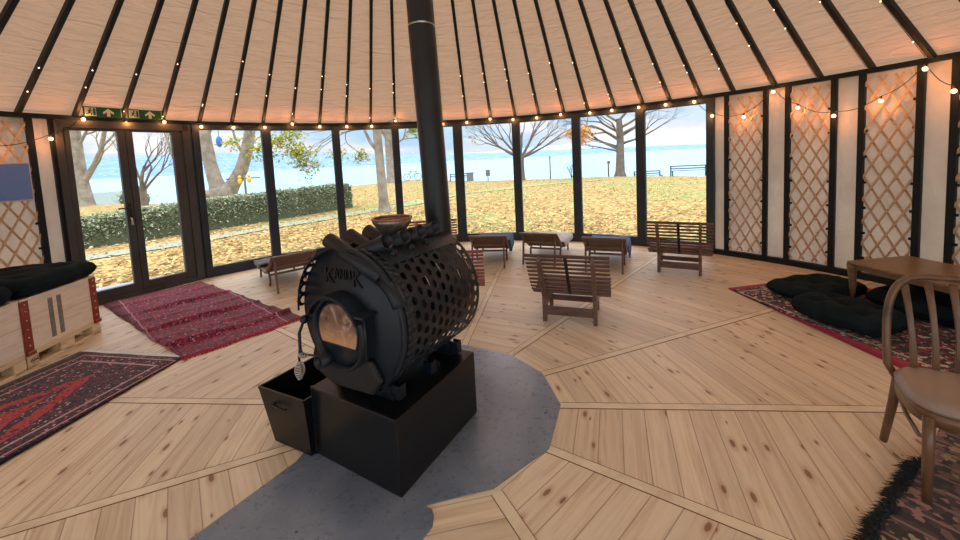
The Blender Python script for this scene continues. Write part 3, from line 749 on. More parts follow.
# bowl
bw = empty('metal_bowl', (-.455, 2.13, 1.215), 0, 'ribbed metal bowl with copper rim on the stove tubes', 'bowl')
b = MB(); b.lathe([(0, .006), (.05, .006), (.075, .03), (.098, .065), (.106, .085), (.110, .085), (.102, .062), (.078, .024), (.052, 0), (0, 0)], 72, rib=.02, nrib=24); b.build('bowl_body', 'pewter', bw)
b = MB(); b.lathe([(.101, .082), (.112, .082), (.112, .09), (.101, .09), (.101, .082)], 48); b.lathe([(0, .07), (.094, .07)], 32); b.build('bowl_rim', 'copper', bw)

# ---------------------------------------------------------------- slatted chairs
def make_slat_chair(wood):
    r = empty('slatted_chair')
    prof = [(-.15, .675), (-.09, .595), (-.03, .505), (.03, .415), (.09, .325), (.15, .255), (.22, .215), (.31, .215), (.40, .24), (.48, .27), (.55, .285)]
    # resample the profile
    P = [V((0, a*1.05, c*1.045)) for a, c in prof]; ln = [0]
    for i in range(1, len(P)): ln.append(ln[-1]+(P[i]-P[i-1]).length)
    def at(s):
        for i in range(1, len(P)):
            if s <= ln[i]: f = (s-ln[i-1])/(ln[i]-ln[i-1]); return P[i-1].lerp(P[i], f), (P[i]-P[i-1]).normalized()
        return P[-1], (P[-1]-P[-2]).normalized()
    for x in (-.235, .235):
        b = MB(); nseg = 24; S = ln[-1]
        vs = []; 
        for k in range(nseg+1):
            p, t = at(S*k/nseg); n = V((0, -t.z, t.y)); n = n if n.z > 0 else -n
            d = .07+.03*sin(pi*k/nseg)
            for xx in (x-.016, x+.016):
                vs += [(xx, *(p-n*.012)[1:]), (xx, *(p-n*(.012+d))[1:])]
        fs = []
        for k in range(nseg):
            o = k*4
            fs += [(o, o+4, o+5, o+1), (o+2, o+3, o+7, o+6), (o, o+2, o+6, o+4), (o+1, o+5, o+7, o+3)]
        fs += [(0, 1, 3, 2), (nseg*4, nseg*4+2, nseg*4+3, nseg*4+1)]
        b.add(vs, fs); b.build('side_rail', wood, r, bevel=.004)
    for x in (-.235, .235):
        b = MB(); b.add([(x-.018, .03, 0), (x-.018, .085, 0), (x-.018, .20, .18), (x-.018, .03, .33), (x+.018, .03, 0), (x+.018, .085, 0), (x+.018, .20, .18), (x+.018, .03, .33)],
                        [(0, 1, 2, 3), (7, 6, 5, 4), (0, 4, 5, 1), (1, 5, 6, 2), (2, 6, 7, 3), (3, 7, 4, 0)]); b.build('leg', wood, r, bevel=.004)
        b = MB(); b.bar((x, .47, 0), (x, .43, .22), .036, .06, (0, 1, 0)); b.build('leg', wood, r, bevel=.004)
    b = MB(); b.box((0, .055, .11), (.44, .022, .085)); b.build('crossbar', wood, r, bevel=.003)
    b = MB(); b.box((0, .45, .10), (.44, .022, .06)); b.build('crossbar', wood, r, bevel=.003)
    n = int(ln[-1]/.056)
    for k in range(n+1):
        p, t = at(.015+(ln[-1]-.03)*k/n); nn = V((0, -t.z, t.y)); nn = nn if nn.z > 0 else -nn
        b = MB(); h = .025 if k else .04; b.bar(p+V((-.375, 0, 0)), p+V((.375, 0, 0)), h, .013, nn); b.build('slat', wood, r, bevel=.003)
    b = MB(); pts = []
    for k in range(14):
        p, t = at(.02+.55*k/13); nn = V((0, -t.z, t.y)); nn = nn if nn.z > 0 else -nn; pts.append(p-nn*.016)
    for k in range(13): b.bar(pts[k], pts[k+1], .03, .006, (0, 0, 1) if k > 8 else (0, -1, .6))
    b.build('centre_strap', 'black', r)
    return r
c1 = make_slat_chair('darkwood')
c1.location = (.845, 3.54, 0); c1.rotation_euler = (0, 0, R_(69.5-90))
tag(c1, 'brown slatted lounge chair seen from behind, alone in mid floor', 'chair', 'slatted lounge chairs')
c2 = copy_tree(c1); c2.location = (2.578, 4.842, 0); c2.rotation_euler = (0, 0, R_(59.8-90)); tag(c2, 'dark slatted lounge chair by the last window at the right wall', 'chair', 'slatted lounge chairs')
c3 = make_slat_chair('redwood'); c3.location = (-.30, 3.93, 0); c3.rotation_euler = (0, 0, R_(88-90)); tag(c3, 'reddish slatted chair mostly hidden behind the stove jacket', 'chair', 'slatted lounge chairs')
c4 = copy_tree(c3); c4.location = (-.655, 6.02, 0); c4.rotation_euler = (0, 0, R_(96-90)); tag(c4, 'reddish slatted chair at the windows, sliver seen right of the flue', 'chair', 'slatted lounge chairs')

# ---------------------------------------------------------------- sling loungers
def make_lounger(canvas):
    r = empty('sling_lounger')
    prof = [(0, .47), (.12, .395), (.25, .31), (.36, .245), (.45, .195), (.56, .175), (.75, .185), (.95, .20), (1.12, .215), (1.22, .21)]
    for x in (-.265, .265):
        b = MB(); b.tube([(x, a, c) for a, c in prof], .017, 8, flat=1.3); b.build('side_rail', 'teak', r)
    b = MB(); b.bar((-.28, 0, .472), (.28, 0, .472), .045, .022); b.build('head_rail', 'teak', r, bevel=.004)
    b = MB(); b.bar((-.28, 1.22, .21), (.28, 1.22, .21), .045, .022); b.build('foot_rail', 'teak', r, bevel=.004)
    def fn(u, v):
        x = -.25+.5*u; s = v*.45; z = .462-.60*s-.02*sin(pi*v)*sin(pi*u)+.012*v; return (x, s, z)
    b = MB(); b.sheet(fn, 8, 12); b.build('back_sling', canvas, r, solid=.006)
    def fn2(u, v):
        x = -.25+.5*u; y = .45+.74*v; return (x, y, .19+.02*v-.02*sin(pi*v)*sin(pi*u))
    b = MB(); b.sheet(fn2, 8, 12); b.build('seat_sling', canvas, r, solid=.006)
    for x in (-.235, .235):
        b = MB(); b.bar((x, .06, .44), (x, -.01, 0), .024, .036, (0, 1, 0)); b.build('leg', 'teak', r, bevel=.003)
        b = MB(); b.tube([(x, .52, .20), (x, .44, .16), (x, .41, .09), (x, .45, .0)], .015, 8); b.build('leg', 'teak', r)
        b = MB(); b.bar((x, 1.02, .205), (x, 1.06, 0), .024, .034, (0, 1, 0)); b.build('leg', 'teak', r, bevel=.003)
    b = MB(); b.bar((-.235, .41, .16), (.235, .41, .16), .02, .028); b.build('stretcher', 'teak', r, bevel=.003)
    b = MB(); b.bar((-.235, .04, .33), (.235, .04, .33), .02, .026); b.build('stretcher', 'teak', r, bevel=.003)
    return r
def towel(mat, pos, head, y0, y1, x0, x1, lab, hang=.16, sx=1, seed=1, top=.02):
    e = MB()
    def fn(u, v):
        x = x0+(x1-x0)*u; y = y0+(y1-y0)*v; z = .222+top+.018*noise.noise(V((x*9+seed, y*9, seed)))
        over = max(0, abs(x)-.285)
        if over > 0: z -= min(over*2.2*hang/.16, .18); x = math.copysign(.285+over*.25, x)
        if y > 1.24: z -= (y-1.24)*2; y = 1.24+(y-1.24)*.3
        return (x, y, z)
    e.sheet(fn, 26, 22)
    o = e.build('towel', mat, solid=.02, loc=pos, rotz=R_(head-90)); tag(o, lab, 'towel', 'towels laid on the loungers'); return o
l1 = make_lounger('canvas_br'); l1.location = (-2.40, 5.06, 0); l1.rotation_euler = (0, 0, R_(129-90)); tag(l1, 'brown sling lounger near the door side, left of the stove', 'lounger', 'low sling loungers facing the windows')
towel('towel_grey', (-2.40, 5.06, 0), 129, .80, 1.15, -.31, .33, 'grey towel over the foot of the lounger left of the stove')
l2 = copy_tree(l1); l2.location = (.177, 5.60, 0); l2.rotation_euler = (0, 0, R_(80-90)); tag(l2, 'brown sling lounger with blue towel, just right of the stove', 'lounger', 'low sling loungers facing the windows')
towel('towel_blue', (.177, 5.60, 0), 80, .50, 1.1, -.29, .36, 'dark blue grey towel bunched on the lounger just right of the stove', top=.07, seed=4)
l3 = copy_tree(l1); l3.location = (.92, 5.60, 0); l3.rotation_euler = (0, 0, R_(66-90)); tag(l3, 'sling lounger with pale towel, second right of the stove', 'lounger', 'low sling loungers facing the windows')
towel('towel_light', (.92, 5.60, 0), 66, .5, 1.2, -.27, .32, 'pale grey towel on the lounger behind the mid-floor slatted chair', seed=7, top=.03)
l4 = make_lounger('canvas_gr'); l4.location = (1.70, 5.08, 0); l4.rotation_euler = (0, 0, R_(66-90)); tag(l4, 'grey brown sling lounger beside the right-hand slatted chair', 'lounger', 'low sling loungers facing the windows')
towel('towel_navy', (1.70, 5.08, 0), 66, .55, 1.2, -.30, .36, 'blue towel hanging off the lounger nearest the right-hand chair', seed=9, top=.03)

# ---------------------------------------------------------------- pallet crates, cushions
def crate(y0, y1, x_front, label, hinges, extra):
    # local: origin at the floor by the front right corner; +y along the front face (away from the viewer), -x towards the wall
    e = empty('pallet_crate', (0, 0, 0), 0, label, 'crate', 'pallet collar crates left of the door')
    L = y1-y0; D = .86
    p = MB()
    for yy in (y0+.05, (y0+y1)/2, y1-.05): p.box((-D/2, yy, .011), (D, .1, .022))
    for yy in (y0+.05, (y0+y1)/2, y1-.05):
        for xx in (-.05, -D/2, -D+.05): p.box((xx, yy, .061), (.1, .1 if yy != (y0+y1)/2 else .145, .078))
    p.box((-.05, (y0+y1)/2, .011), (.1, L, .022)); p.box((-D+.05, (y0+y1)/2, .011), (.1, L, .022))
    p.box((-D/2, (y0+y1)/2, .111), (D, L, .022)); p.box((-D/2, (y0+y1)/2, .133), (D, L, .022)); p.build('pallet', 'palletwood', e, bevel=.003)
    for k in range(2):
        z = .145+.232*k; b = MB(); h = .229
        b.box((-.011, (y0+y1)/2, z+h/2), (.022, L, h)); b.box((-D+.011, (y0+y1)/2, z+h/2), (.022, L, h))
        b.box((-D/2, y0+.011, z+h/2), (D-.044, .022, h)); b.box((-D/2, y1-.011, z+h/2), (D-.044, .022, h)); b.build('collar', 'crate', e, bevel=.002)
    for yy in hinges:
        b = MB(); b.box((.004, yy, .37), (.006, .075, .44)); b.box((.012, yy, .135), (.02, .072, .035)); hb = b.build('corner_hinge', 'rust', e, bevel=.002)
        s = MB()
        for z in (.2, .27, .34, .42, .50, .56): s.ball((.009, yy, z), .009, 8, 4, sc=(.5, 1, 1))
        s.box((.023, yy, .152), (.003, .07, .007)); s.build('hinge_rivet', 'silver', hb)
    for yy in extra:
        b = MB(); b.box((.0015, yy, .36), (.003, .042, .36)); b.build('stencil_stripe', 'strap', e)
    e.location = (x_front[0], x_front[1], 0); return e
d0 = (-3.965, 3.955)   # front right corner
e = crate(-.76, -.0, d0, 'pale wooden pallet crate with black cushion, nearest the door', (-.04, -.735), (-.50, -.415)); e.rotation_euler = (0, 0, R_(7.5))
e2 = crate(-1.61, -.775, d0, 'pale wooden pallet crate at the left edge of the photo', (-1.57,), ()); e2.rotation_euler = (0, 0, R_(7.5))
for ch in [x for x in COL.objects if x.parent == e2 and x.name.startswith('corner_hinge')]: pass
lg = MB(); ring = []
for k in range(25): a = 2*pi*k/24; ring.append((.002, -.69+.048*cos(a), .061+.026*sin(a)))
lg.tube(ring, .002, 5); lgo = lg.build('oval_stamp', 'ink', e)
text_mesh('EPAL', .034, .001, 'stamp_letters', 'ink', e, Matrix.Translation((.002, -.69, .05)) @ Matrix.Rotation(R_(90), 4, 'Z') @ Matrix.Rotation(R_(90), 4, 'X'))

def cushion(name, pos, rot, sx, sy, h, label, seed, tufts=((-.5, -.5), (.5, -.5), (0, 0), (-.5, .5), (.5, .5)), bend=0, box=0, group='black floor cushions'):
    b = MB(); N = 34
    def side(sg):
        def fn(u, v):
            x, y = 2*u-1, 2*v-1
            pw = 12 if box else 5; x = x if not box else math.copysign(abs(x)**.6, x); y = y if not box else math.copysign(abs(y)**.6, y); e = max(0, 1-abs(x)**pw)**.42*max(0, 1-abs(y)**pw)**.42
            z = h/2*e
            for tx, ty in tufts:
                d2 = ((x-tx)*sx)**2+((y-ty)*sy)**2; z -= h*.22*math.exp(-d2/(.05**2))*e + h*.10*math.exp(-d2/(.14**2))*e
            z += .012*noise.noise(V((x*sx*7+seed, y*sy*7, seed)))*e+.006*noise.noise(V((x*sx*20, y*sy*20, seed)))*e
            w = 1+.05*noise.noise(V((x*2, y*2, seed*3)))
            zz = h/2+sg*max(z, .004*e)
            if sg < 0: zz = max(0, h/2-max(z, 0)*1.0)
            return (x*sx*w*sqrt(1-y*y*.16), y*sy*w*sqrt(1-x*x*.16), zz+bend*(x*x)*.5)
        return fn
    b.sheet(side(1), N, N); b.sheet(side(-1), N, N)
    o = b.build(name, 'cushion', loc=pos, rotz=R_(rot)); tag(o, label, 'cushion', group); return o
cr = R_(7.5)
def crp(x, y): return (d0[0]+x*cos(cr)-y*sin(cr), d0[1]+x*sin(cr)+y*cos(cr))
p = crp(-.40, -.36); cushion('seat_cushion', (p[0], p[1], .605), 7.5, .46, .415, .17, 'black tufted cushion on the pallet crate nearest the door', 2, group='black cushions on the crates', box=1)
p = crp(-.40, -1.22); cushion('seat_cushion', (p[0], p[1], .605), 7.5, .46, .43, .18, 'black tufted cushion on the crate at the left photo edge', 5, group='black cushions on the crates', box=1)
cushion('floor_cushion', (3.17, 3.24, .012), 16, .23, .34, .23, 'black tufted floor cushion at the front edge of the right rug', 3)
cushion('floor_cushion', (3.50, 3.92, .012), 13, .41, .25, .18, 'black floor cushion furthest from the viewer, beside the table leg', 6)
cushion('floor_cushion', (4.05, 3.36, .012), 10, .32, .36, .20, 'black floor cushion lying under the low wooden table', 8)
cushion('floor_cushion', (3.85, 2.50, .012), -5, .30, .32, .22, 'black floor cushion behind the bentwood chair back', 11)

# ---------------------------------------------------------------- rugs
def rug(name, A, B, L, mat, label, fringes, wave=None, th=.008, nu=20, nv=60, wob=.0, group=None, z=.002):
    """A, B ends of a short side; L vector along the length"""
    A, B, L = V((*A, 0)), V((*B, 0)), V((*L, 0)); W = B-A; c = A+W/2+L/2
    xv = W.normalized(); ang = atan2(xv.y, xv.x); hx = W.length/2; shx = L.dot(xv); hy = sqrt(max(0, L.length**2-shx**2))/2
    sgn = 1 if xv.cross(L).z > 0 else -1
    b = MB()
    def fn(u, v):
        x = (2*u-1)*hx; y = (2*v-1)*hy*sgn
        zz = th+z+(wave(u, v) if wave else 0)+.0015*noise.noise(V((x*6, y*6, 1)))
        return (x+(v-.5)*shx+wob*noise.noise(V((0, y*2.5, 4))), y+wob*noise.noise(V((x*3, 2, 4))), zz)
    b.sheet(fn, nu, nv)
    # skirt down to the floor gives it its thickness
    o = b.build(name, mat, solid=th*.9, loc=c, rotz=ang); tag(o, label, 'rug', group)
    for (where, m_, ln) in fringes:
        f = MB(); rnd = random.Random(5)
        if where in ('v0', 'v1'):
            vv = 0 if where == 'v0' else 1; dy = (-1 if vv == 0 else 1)*sgn; S0 = [fn(k/20, vv) for k in range(21)]
            for k in range(20): f.add([(S0[k][0], S0[k][1], S0[k][2]+.002), (S0[k+1][0], S0[k+1][1], S0[k+1][2]+.002), (S0[k+1][0], S0[k+1][1]+dy*ln*.45, .008), (S0[k][0], S0[k][1]+dy*ln*.45, .008)], [(0, 1, 2, 3)])
        n = int((2*hx if where in ('v0', 'v1') else 2*hy)/.012)
        for k in range(n):
            t = (k+rnd.random()*.6)/n
            if where in ('v0', 'v1'):
                u, v = t, (0 if where == 'v0' else 1); x, y, zz = fn(u, v); dy = (-1 if v == 0 else 1)*sgn; q = (x+rnd.uniform(-.012, .012), y+dy*ln*rnd.uniform(.7, 1.15), .006); sd = (.005, 0)
            else:
                u, v = (0 if where == 'u0' else 1), t; x, y, zz = fn(u, v); dx = -1 if u == 0 else 1; q = (x+dx*ln*rnd.uniform(.7, 1.15), y+rnd.uniform(-.012, .012), .006); sd = (0, .005)
            zz += .003
            f.add([(x-sd[0], y-sd[1], zz), (x+sd[0], y+sd[1], zz), (q[0]+sd[0]*.6, q[1]+sd[1]*.6, q[2]), (q[0]-sd[0]*.6, q[1]-sd[1]*.6, q[2])], [(0, 1, 2, 3)])
        fo = f.build('fringe', m_, o)
    return o
rA = rug_mat('kilim crimson', .53, 1.4, srgb(158, 38, 62), srgb(92, 34, 52), srgb(136, 76, 106), srgb(196, 142, 158), border=.05, stripes='x', sc=70, medallion=False)
def waveA(u, v):
    z = 0
    for c, h, w in ((.12, .055, .016), (.24, .014, .02), (.37, .05, .016), (.52, .014, .02), (.66, .042, .016), (.86, .018, .02)):
        z += h*math.exp(-((v+.04*(u-.5)-c)/w)**2)*(.35+.65*abs(sin(u*3.1+c*9)))
    return z
rug('crimson_rug', (-2.576, 3.239), (-1.886, 4.045), (-2.19, 1.565), rA, 'rumpled crimson flat-woven rug with red fringe before the double door',
    (('v0', 'redfringe', .05), ('v1', 'redfringe', .05)), waveA, nv=150, wob=.03, z=.004)
rB = rug_mat('persian red black', .565, 1.1, srgb(184, 44, 48), srgb(26, 18, 28), srgb(104, 34, 56), srgb(200, 168, 160), border=.17, sc=78, mot=srgb(128, 44, 70))
rug('persian_rug', (-3.71, 3.478), (-2.595, 3.26), (-.30, -2.15), rB, 'red and black patterned wool rug with cream end at the left', (('v0', 'whitefringe', .10),), None, wob=.012)
rC = rug_mat('kilim red white', .68, 1.35, srgb(150, 36, 52), srgb(36, 26, 32), srgb(130, 44, 52), srgb(200, 186, 168), border=.16, red_border=srgb(152, 34, 60), sc=40, medallion=False, stripes='y', mot=srgb(200, 186, 168))
rug('red_bordered_rug', (2.823, 4.265), (4.17, 4.50), (.15, -2.7), rC, 'red bordered patterned rug under the black cushions at right', (('v0', 'whitefringe', .04),), None, wob=.01)
rD = rug_mat('faded brown kilim', .8, .9, srgb(150, 112, 104), srgb(54, 44, 38), srgb(112, 84, 74), srgb(160, 140, 110), border=.12, sc=30, medallion=False, stripes='x')
def waveD(u, v): return .020+.008*noise.noise(V((u*3, v*4, 2)))
# sheepskin under it
sk = empty('sheepskin', (0, 0, 0), 0, 'black shaggy sheepskin sticking out under the faded brown rug', 'sheepskin')
b = MB(); edge = [(2.10-.1*k, 1.745-.0595*k+.012*(k % 2)) for k in range(11)]
inner = [(x+.06, y-.10) for x, y in edge]
vs = [(x, y, .006) for x, y in edge]+[(x, y, .004) for x, y in inner]; n = len(edge)
b.add(vs, [(i, i+1, n+i+1, n+i) for i in range(n-1)], True); b.build('hide', 'wool', sk)
f = MB(); rnd = random.Random(9)
for k in range(2600):
    t = rnd.random()*(n-1.001); i = int(t); fx = t-i; w = rnd.random()*.08
    x = edge[i][0]*(1-fx)+edge[i+1][0]*fx+.25*w; y = edge[i][1]*(1-fx)+edge[i+1][1]*fx-.25*w
    a = R_(128)+rnd.gauss(0, .45); L = rnd.uniform(.04, .085); h = rnd.uniform(.008, .022)*(1.6 if w < .05 else .3)
    dx, dy = cos(a), sin(a); px_, py_ = -dy*.006, dx*.006
    f.add([(x-px_, y-py_, .014), (x+px_, y+py_, .014), (x+dx*L*.55+px_*.7, y+dy*L*.55+py_*.7, (.014+h)), (x+dx*L*.55-px_*.7, y+dy*L*.55-py_*.7, .014+h), (x+dx*L, y+dy*L, .012+h*.5)], [(0, 1, 2, 3), (3, 2, 4)])
fo = f.build('fleece', 'wool', sk); fo['kind'] = 'stuff'
rug('faded_rug', (2.47, 1.99), (1.36, 1.33), (.72, -1.03), rD, 'faded brown patterned rug under the bentwood chair, lower right corner', (), waveD, wob=.03)

# ---------------------------------------------------------------- low table
tb = empty('low_table', (3.63, 3.74, 0), atan2(-.842, .079), 'low light brown wooden table standing over black cushions', 'table')
# local x along the long side, +y to the wall
b = MB(); b.prism([(0, .02), (.02, 0), (1.08, 0), (1.10, .02), (1.10, .68), (1.08, .70), (.02, .70), (0, .68)], .40, .424); b.build('table_top', 'tablewood', tb, bevel=.005)
b = MB(); b.box((.55, .045, .375), (1.02, .02, .05)); b.box((.55, .655, .375), (1.02, .02, .05)); b.box((.045, .35, .375), (.02, .6, .05)); b.box((1.055, .35, .375), (.02, .6, .05)); b.build('apron', 'tablewood', tb)
for x, y in ((.035, .035), (1.065, .035), (.035, .665), (1.065, .665)):
    b = MB(); b.tube([(x, y, .40), (x, y, .36), (x+(.012 if x < .5 else -.012), y, .2), (x+(.004 if x < .5 else -.004), y, .012)], [.04, .036, .026, .02], 10); b.build('leg', 'tablewood', tb)

# ---------------------------------------------------------------- bentwood chair
bc = empty('bentwood_chair', (2.135, 1.625, .012), R_(149), 'varnished bentwood chair with slatted back and taupe seat, lower right', 'chair')
# local +y is the way it faces, +x its side towards the left of the photo
def seat_fn(u, v):
    a = 2*pi*u; s = v
    ca, sa = cos(a), sin(a); k = (abs(ca)**3.4+abs(sa)**3.4)**(-1/3.4)
    x = .215*k*ca*s*(1+.05*sa); y = .21*k*sa*s+.01; return x, y
b = MB()
rings = [(0, .473), (.5, .473), (.8, .468), (.93, .458), (1.0, .44), (.985, .425), (.5, .42), (0, .42)]
vs = []; nk = 48
for s, z in rings:
    for k in range(nk): x, y = seat_fn(k/nk, max(s, .001)); vs.append((x, y, z))
fs = [(j*nk+k, j*nk+(k+1) % nk, (j+1)*nk+(k+1) % nk, (j+1)*nk+k) for j in range(len(rings)-1) for k in range(nk)]
b.add(vs, fs, True); b.build('seat', 'vinyl', bc)
b = MB(); vs = []
for s, z in ((.96, .422), (.985, .42), (.975, .365), (.88, .365), (.88, .422)):
    for k in range(nk): x, y = seat_fn(k/nk, s); vs.append((x, y, z))
b.add(vs, [(j*nk+k, j*nk+(k+1) % nk, (j+1)*nk+(k+1) % nk, (j+1)*nk+k) for j in range(4) for k in range(nk)], True); b.build('seat_frame', 'bentwood', bc)
for x in (-1, 1):
    b = MB(); b.tube([(x*.175, .175, .40), (x*.178, .19, .25), (x*.18, .20, .008)], [.020, .019, .015], 12); b.build('leg', 'bentwood', bc)
    b = MB(); b.tube([(x*.165, -.165, .42), (x*.175, -.185, .25), (x*.19, -.235, .008)], [.02, .019, .016], 12); b.build('leg', 'bentwood', bc)
    b = MB(); b.tube([(x*.178, .18, .31), (x*.17, .08, .255), (x*.165, -.05, .265), (x*.17, -.17, .33)], .009, 8); b.build('side_hoop', 'bentwood', bc)
b = MB(); pts = []
zt = lambda t: -.17-.075*t
for k in range(33):
    a = pi*k/32; ex = cos(a); ez = sin(a)
    x = .205*math.copysign(abs(ex)**.55, ex); z = .46+.435*(abs(ez)**.62); pts.append((x, -.165-.10*((z-.46)/.435)**1.1, z))
pts = [(.175, -.16, .40)]+pts+[(-.175, -.16, .40)]
b.tube(pts, .0165, 12); b.build('back_hoop', 'bentwood', bc)
for x in (-.11, -.037, .037, .11):
    b = MB(); ps = []
    for j in range(9): t = j/8; ps.append((x*(1+.12*t), -.17-.10*t+.03*sin(pi*t)*1.0-.0, .43+.445*t*(1-.06*abs(x)/.11)))
    b.sheet(lambda u, v: (lambda k, f: (ps[k][0]+(ps[k+1][0]-ps[k][0])*f+(u-.5)*.03*(1-.25*sin(pi*v)), ps[k][1]+(ps[k+1][1]-ps[k][1])*f, ps[k][2]+(ps[k+1][2]-ps[k][2])*f))(min(int(v*8), 7), v*8-min(int(v*8), 7)), 2, 16)
    b.build('back_splat', 'bentwood', bc, solid=.012, bevel=.003)

# ================================================================ outdoors
GZ = -.12
def lawn_mat():
    m, nt, out = new_mat('leaf covered lawn'); v = coord(nt)
    vo = nt.nodes.new('ShaderNodeTexVoronoi'); vo.inputs['Scale'].default_value = 9; nt.links.new(v, vo.inputs['Vector'])
    s = nt.nodes.new('ShaderNodeSeparateXYZ'); nt.links.new(vo.outputs['Color'], s.inputs[0])
    leafc = ramp(nt, s.outputs[0], [(0, srgb(140, 114, 74)), (.3, srgb(180, 152, 98)), (.55, srgb(162, 132, 84)), (.75, srgb(196, 172, 116)), (.92, srgb(136, 130, 78))], 'CONSTANT')
    green = ramp(nt, s.outputs[1], [(0, srgb(128, 140, 84)), (.6, srgb(158, 156, 98)), (.85, srgb(190, 172, 118))], 'CONSTANT')
    n = noise_(nt, v, .16, 3, .6); n2 = noise_(nt, v, 1.3, 3)
    sp = nt.nodes.new('ShaderNodeSeparateXYZ'); nt.links.new(v, sp.inputs[0])
    c = mixc(nt, ramp(nt, math_(nt, 'ADD', n, math_(nt, 'MULTIPLY', math_(nt, 'SUBTRACT', n2, .5), .35)), [(.50, (0, 0, 0, 1)), (.62, (1, 1, 1, 1))]), leafc, green)
    pbsdf(nt, out, c, .95, 0, bump_(nt, s.outputs[2], .5, .03), spec=.1); return m
M['lawn'] = lawn_mat()
EDGE = [(-80, 10), (-60, 30), (-36, 34), (-25.7, 26.2), (-19.5, 23.6), (-16, 25), (-12, 30), (-8.5, 35.7), (-6.2, 38.8), (-2, 34), (.6, 31), (6.4, 28.3), (11.7, 27.2), (13.8, 23.6), (20, 20), (34, 14), (50, 0)]
mb = MB()
def lawnfn(u, v):
    t = u*(len(EDGE)-1); i = min(int(t), len(EDGE)-2); f = t-i
    e = V(EDGE[i]).lerp(V(EDGE[i+1]), f); c = V((CX, CY)); d = e-c; r0 = RY+.15
    rr = r0+(d.length-r0)*(v/.8) if v < .8 else d.length+(v-.8)/.2*14
    p = c+d.normalized()*rr; z = GZ+.04*noise.noise(V((p.x*.3, p.y*.3, 0)))*min(1, (rr-r0)/3)
    if v > .8: z -= 3.4*((v-.8)/.2)**1.2
    return (p.x, p.y, z)
mb.sheet(lawnfn, 96, 60)
tag(mb.build('ground_lawn', 'lawn'), 'lawn strewn with golden fallen leaves outside the windows', 'lawn', kind='structure')
b = MB(); b.lathe([(0, -.2), (14, -.2)], 48, Matrix.Translation((CX, CY-6, 0))); tag(b.build('ground_base', simple('neutral grey ground', srgb(150, 146, 138), .95)), 'ground under and behind the yurt', 'ground', kind='structure')  # unseen ground, coloured grey to keep the bounced daylight neutral
# leaves
m, nt, out = new_mat('fallen leaf'); oi = nt.nodes.new('ShaderNodeNewGeometry')
c = ramp(nt, oi.outputs['Random Per Island'], [(0, srgb(164, 124, 76)), (.2, srgb(200, 164, 104)), (.4, srgb(178, 136, 82)), (.55, srgb(218, 192, 140)), (.75, srgb(128, 94, 58)), (.88, srgb(206, 176, 110))], 'CONSTANT')
pbsdf(nt, out, c, .8, spec=.2); M['leaf'] = m
mb = MB(); rnd = random.Random(21)
def leaf_quad(mb, p, s, rnd, flat=1):
    a = rnd.uniform(0, 6.28); t = rnd.gauss(0, .35)*flat if flat else rnd.uniform(0, 6.28)
    u = V((cos(a), sin(a), sin(t)*.8))*s; w = V((-sin(a), cos(a), rnd.gauss(0, .3)))*s*.7
    p = V(p); mb.v += [tuple(p-u), tuple(p+w*.8-u*.1), tuple(p+u), tuple(p-w*.8-u*.1)]
    k = len(mb.v)-4; mb.f.append([k, k+1, k+2, k+3]); mb.sm.append(False); mb.mi.append(0)
cnt = 0
while cnt < 24000:
    a = R_(rnd.uniform(30, 160)); r = RY+.3+ (rnd.random()**1.5)*22
    x, y = CX+r*cos(a), CY+r*sin(a)
    t = noise.noise(V((x*.25, y*.25, 7)))
    if rnd.random() > .75+t*.8: continue
    leaf_quad(mb, (x, y, GZ+.03+.04*noise.noise(V((x*.3, y*.3, 0)))), rnd.uniform(.03, .055), rnd); cnt += 1
o = MB.build(mb, 'fallen_leaves', 'leaf'); tag(o, 'golden and brown fallen leaves scattered over the lawn', 'fallen leaves', kind='stuff')
# path
b = MB(); pts = [(-13, 4.5), (-10.5, 6.6), (-8.56, 8.4), (-7.12, 9.95), (-5.5, 12.15), (-2.81, 15.86), (-.42, 20.0), (2.85, 22.6), (8.2, 24.9)]
def pathfn(u, v):
    t = u*(len(pts)-1); i = min(int(t), len(pts)-2); f = t-i; p = V(pts[i]).lerp(V(pts[i+1]), f); d = (V(pts[i+1])-V(pts[i])).normalized(); n = V((-d.y, d.x))
    q = p+n*(v-.5)*(.85+.1*sin(t*5)); return (q.x, q.y, GZ+.022+.04*noise.noise(V((q.x*.3, q.y*.3, 0))))
b.sheet(pathfn, 64, 2)
def path_mat():
    m, nt, out = new_mat('path'); v = coord(nt); sp = nt.nodes.new('ShaderNodeSeparateXYZ'); nt.links.new(v, sp.inputs[0])
    c = ramp(nt, math_(nt, 'DIVIDE', math_(nt, 'ADD', sp.outputs[0], 10), 16.0), [(.2, srgb(150, 156, 138)), (.55, srgb(136, 160, 100))])
    n = noise_(nt, v, 9, 3); c = mixc(nt, math_(nt, 'MULTIPLY', math_(nt, 'GREATER_THAN', n, .6), .6), c, srgb(196, 160, 96)); pbsdf(nt, out, c, .95); return m
tag(b.build('footpath', path_mat()), 'pale footpath crossing the lawn in front of the hedge', 'path', kind='structure')
# deck
A = pol(157, RY+.1); B = pol(139.5, RY+.1); o_ = (A+B)/2-V((CX, CY, 0)); o_.z = 0; o_.normalize()
b = MB(); b.add([tuple(A+V((0, 0, -.04))), tuple(B+V((0, 0, -.04))), tuple(B+o_*.75+V((0, 0, -.04))), tuple(A+o_*1.2+V((0, 0, -.04)))], [(0, 1, 2, 3)])
tag(b.build('door_step', 'deck', solid=.06), 'blue grey step outside the double door', 'step')
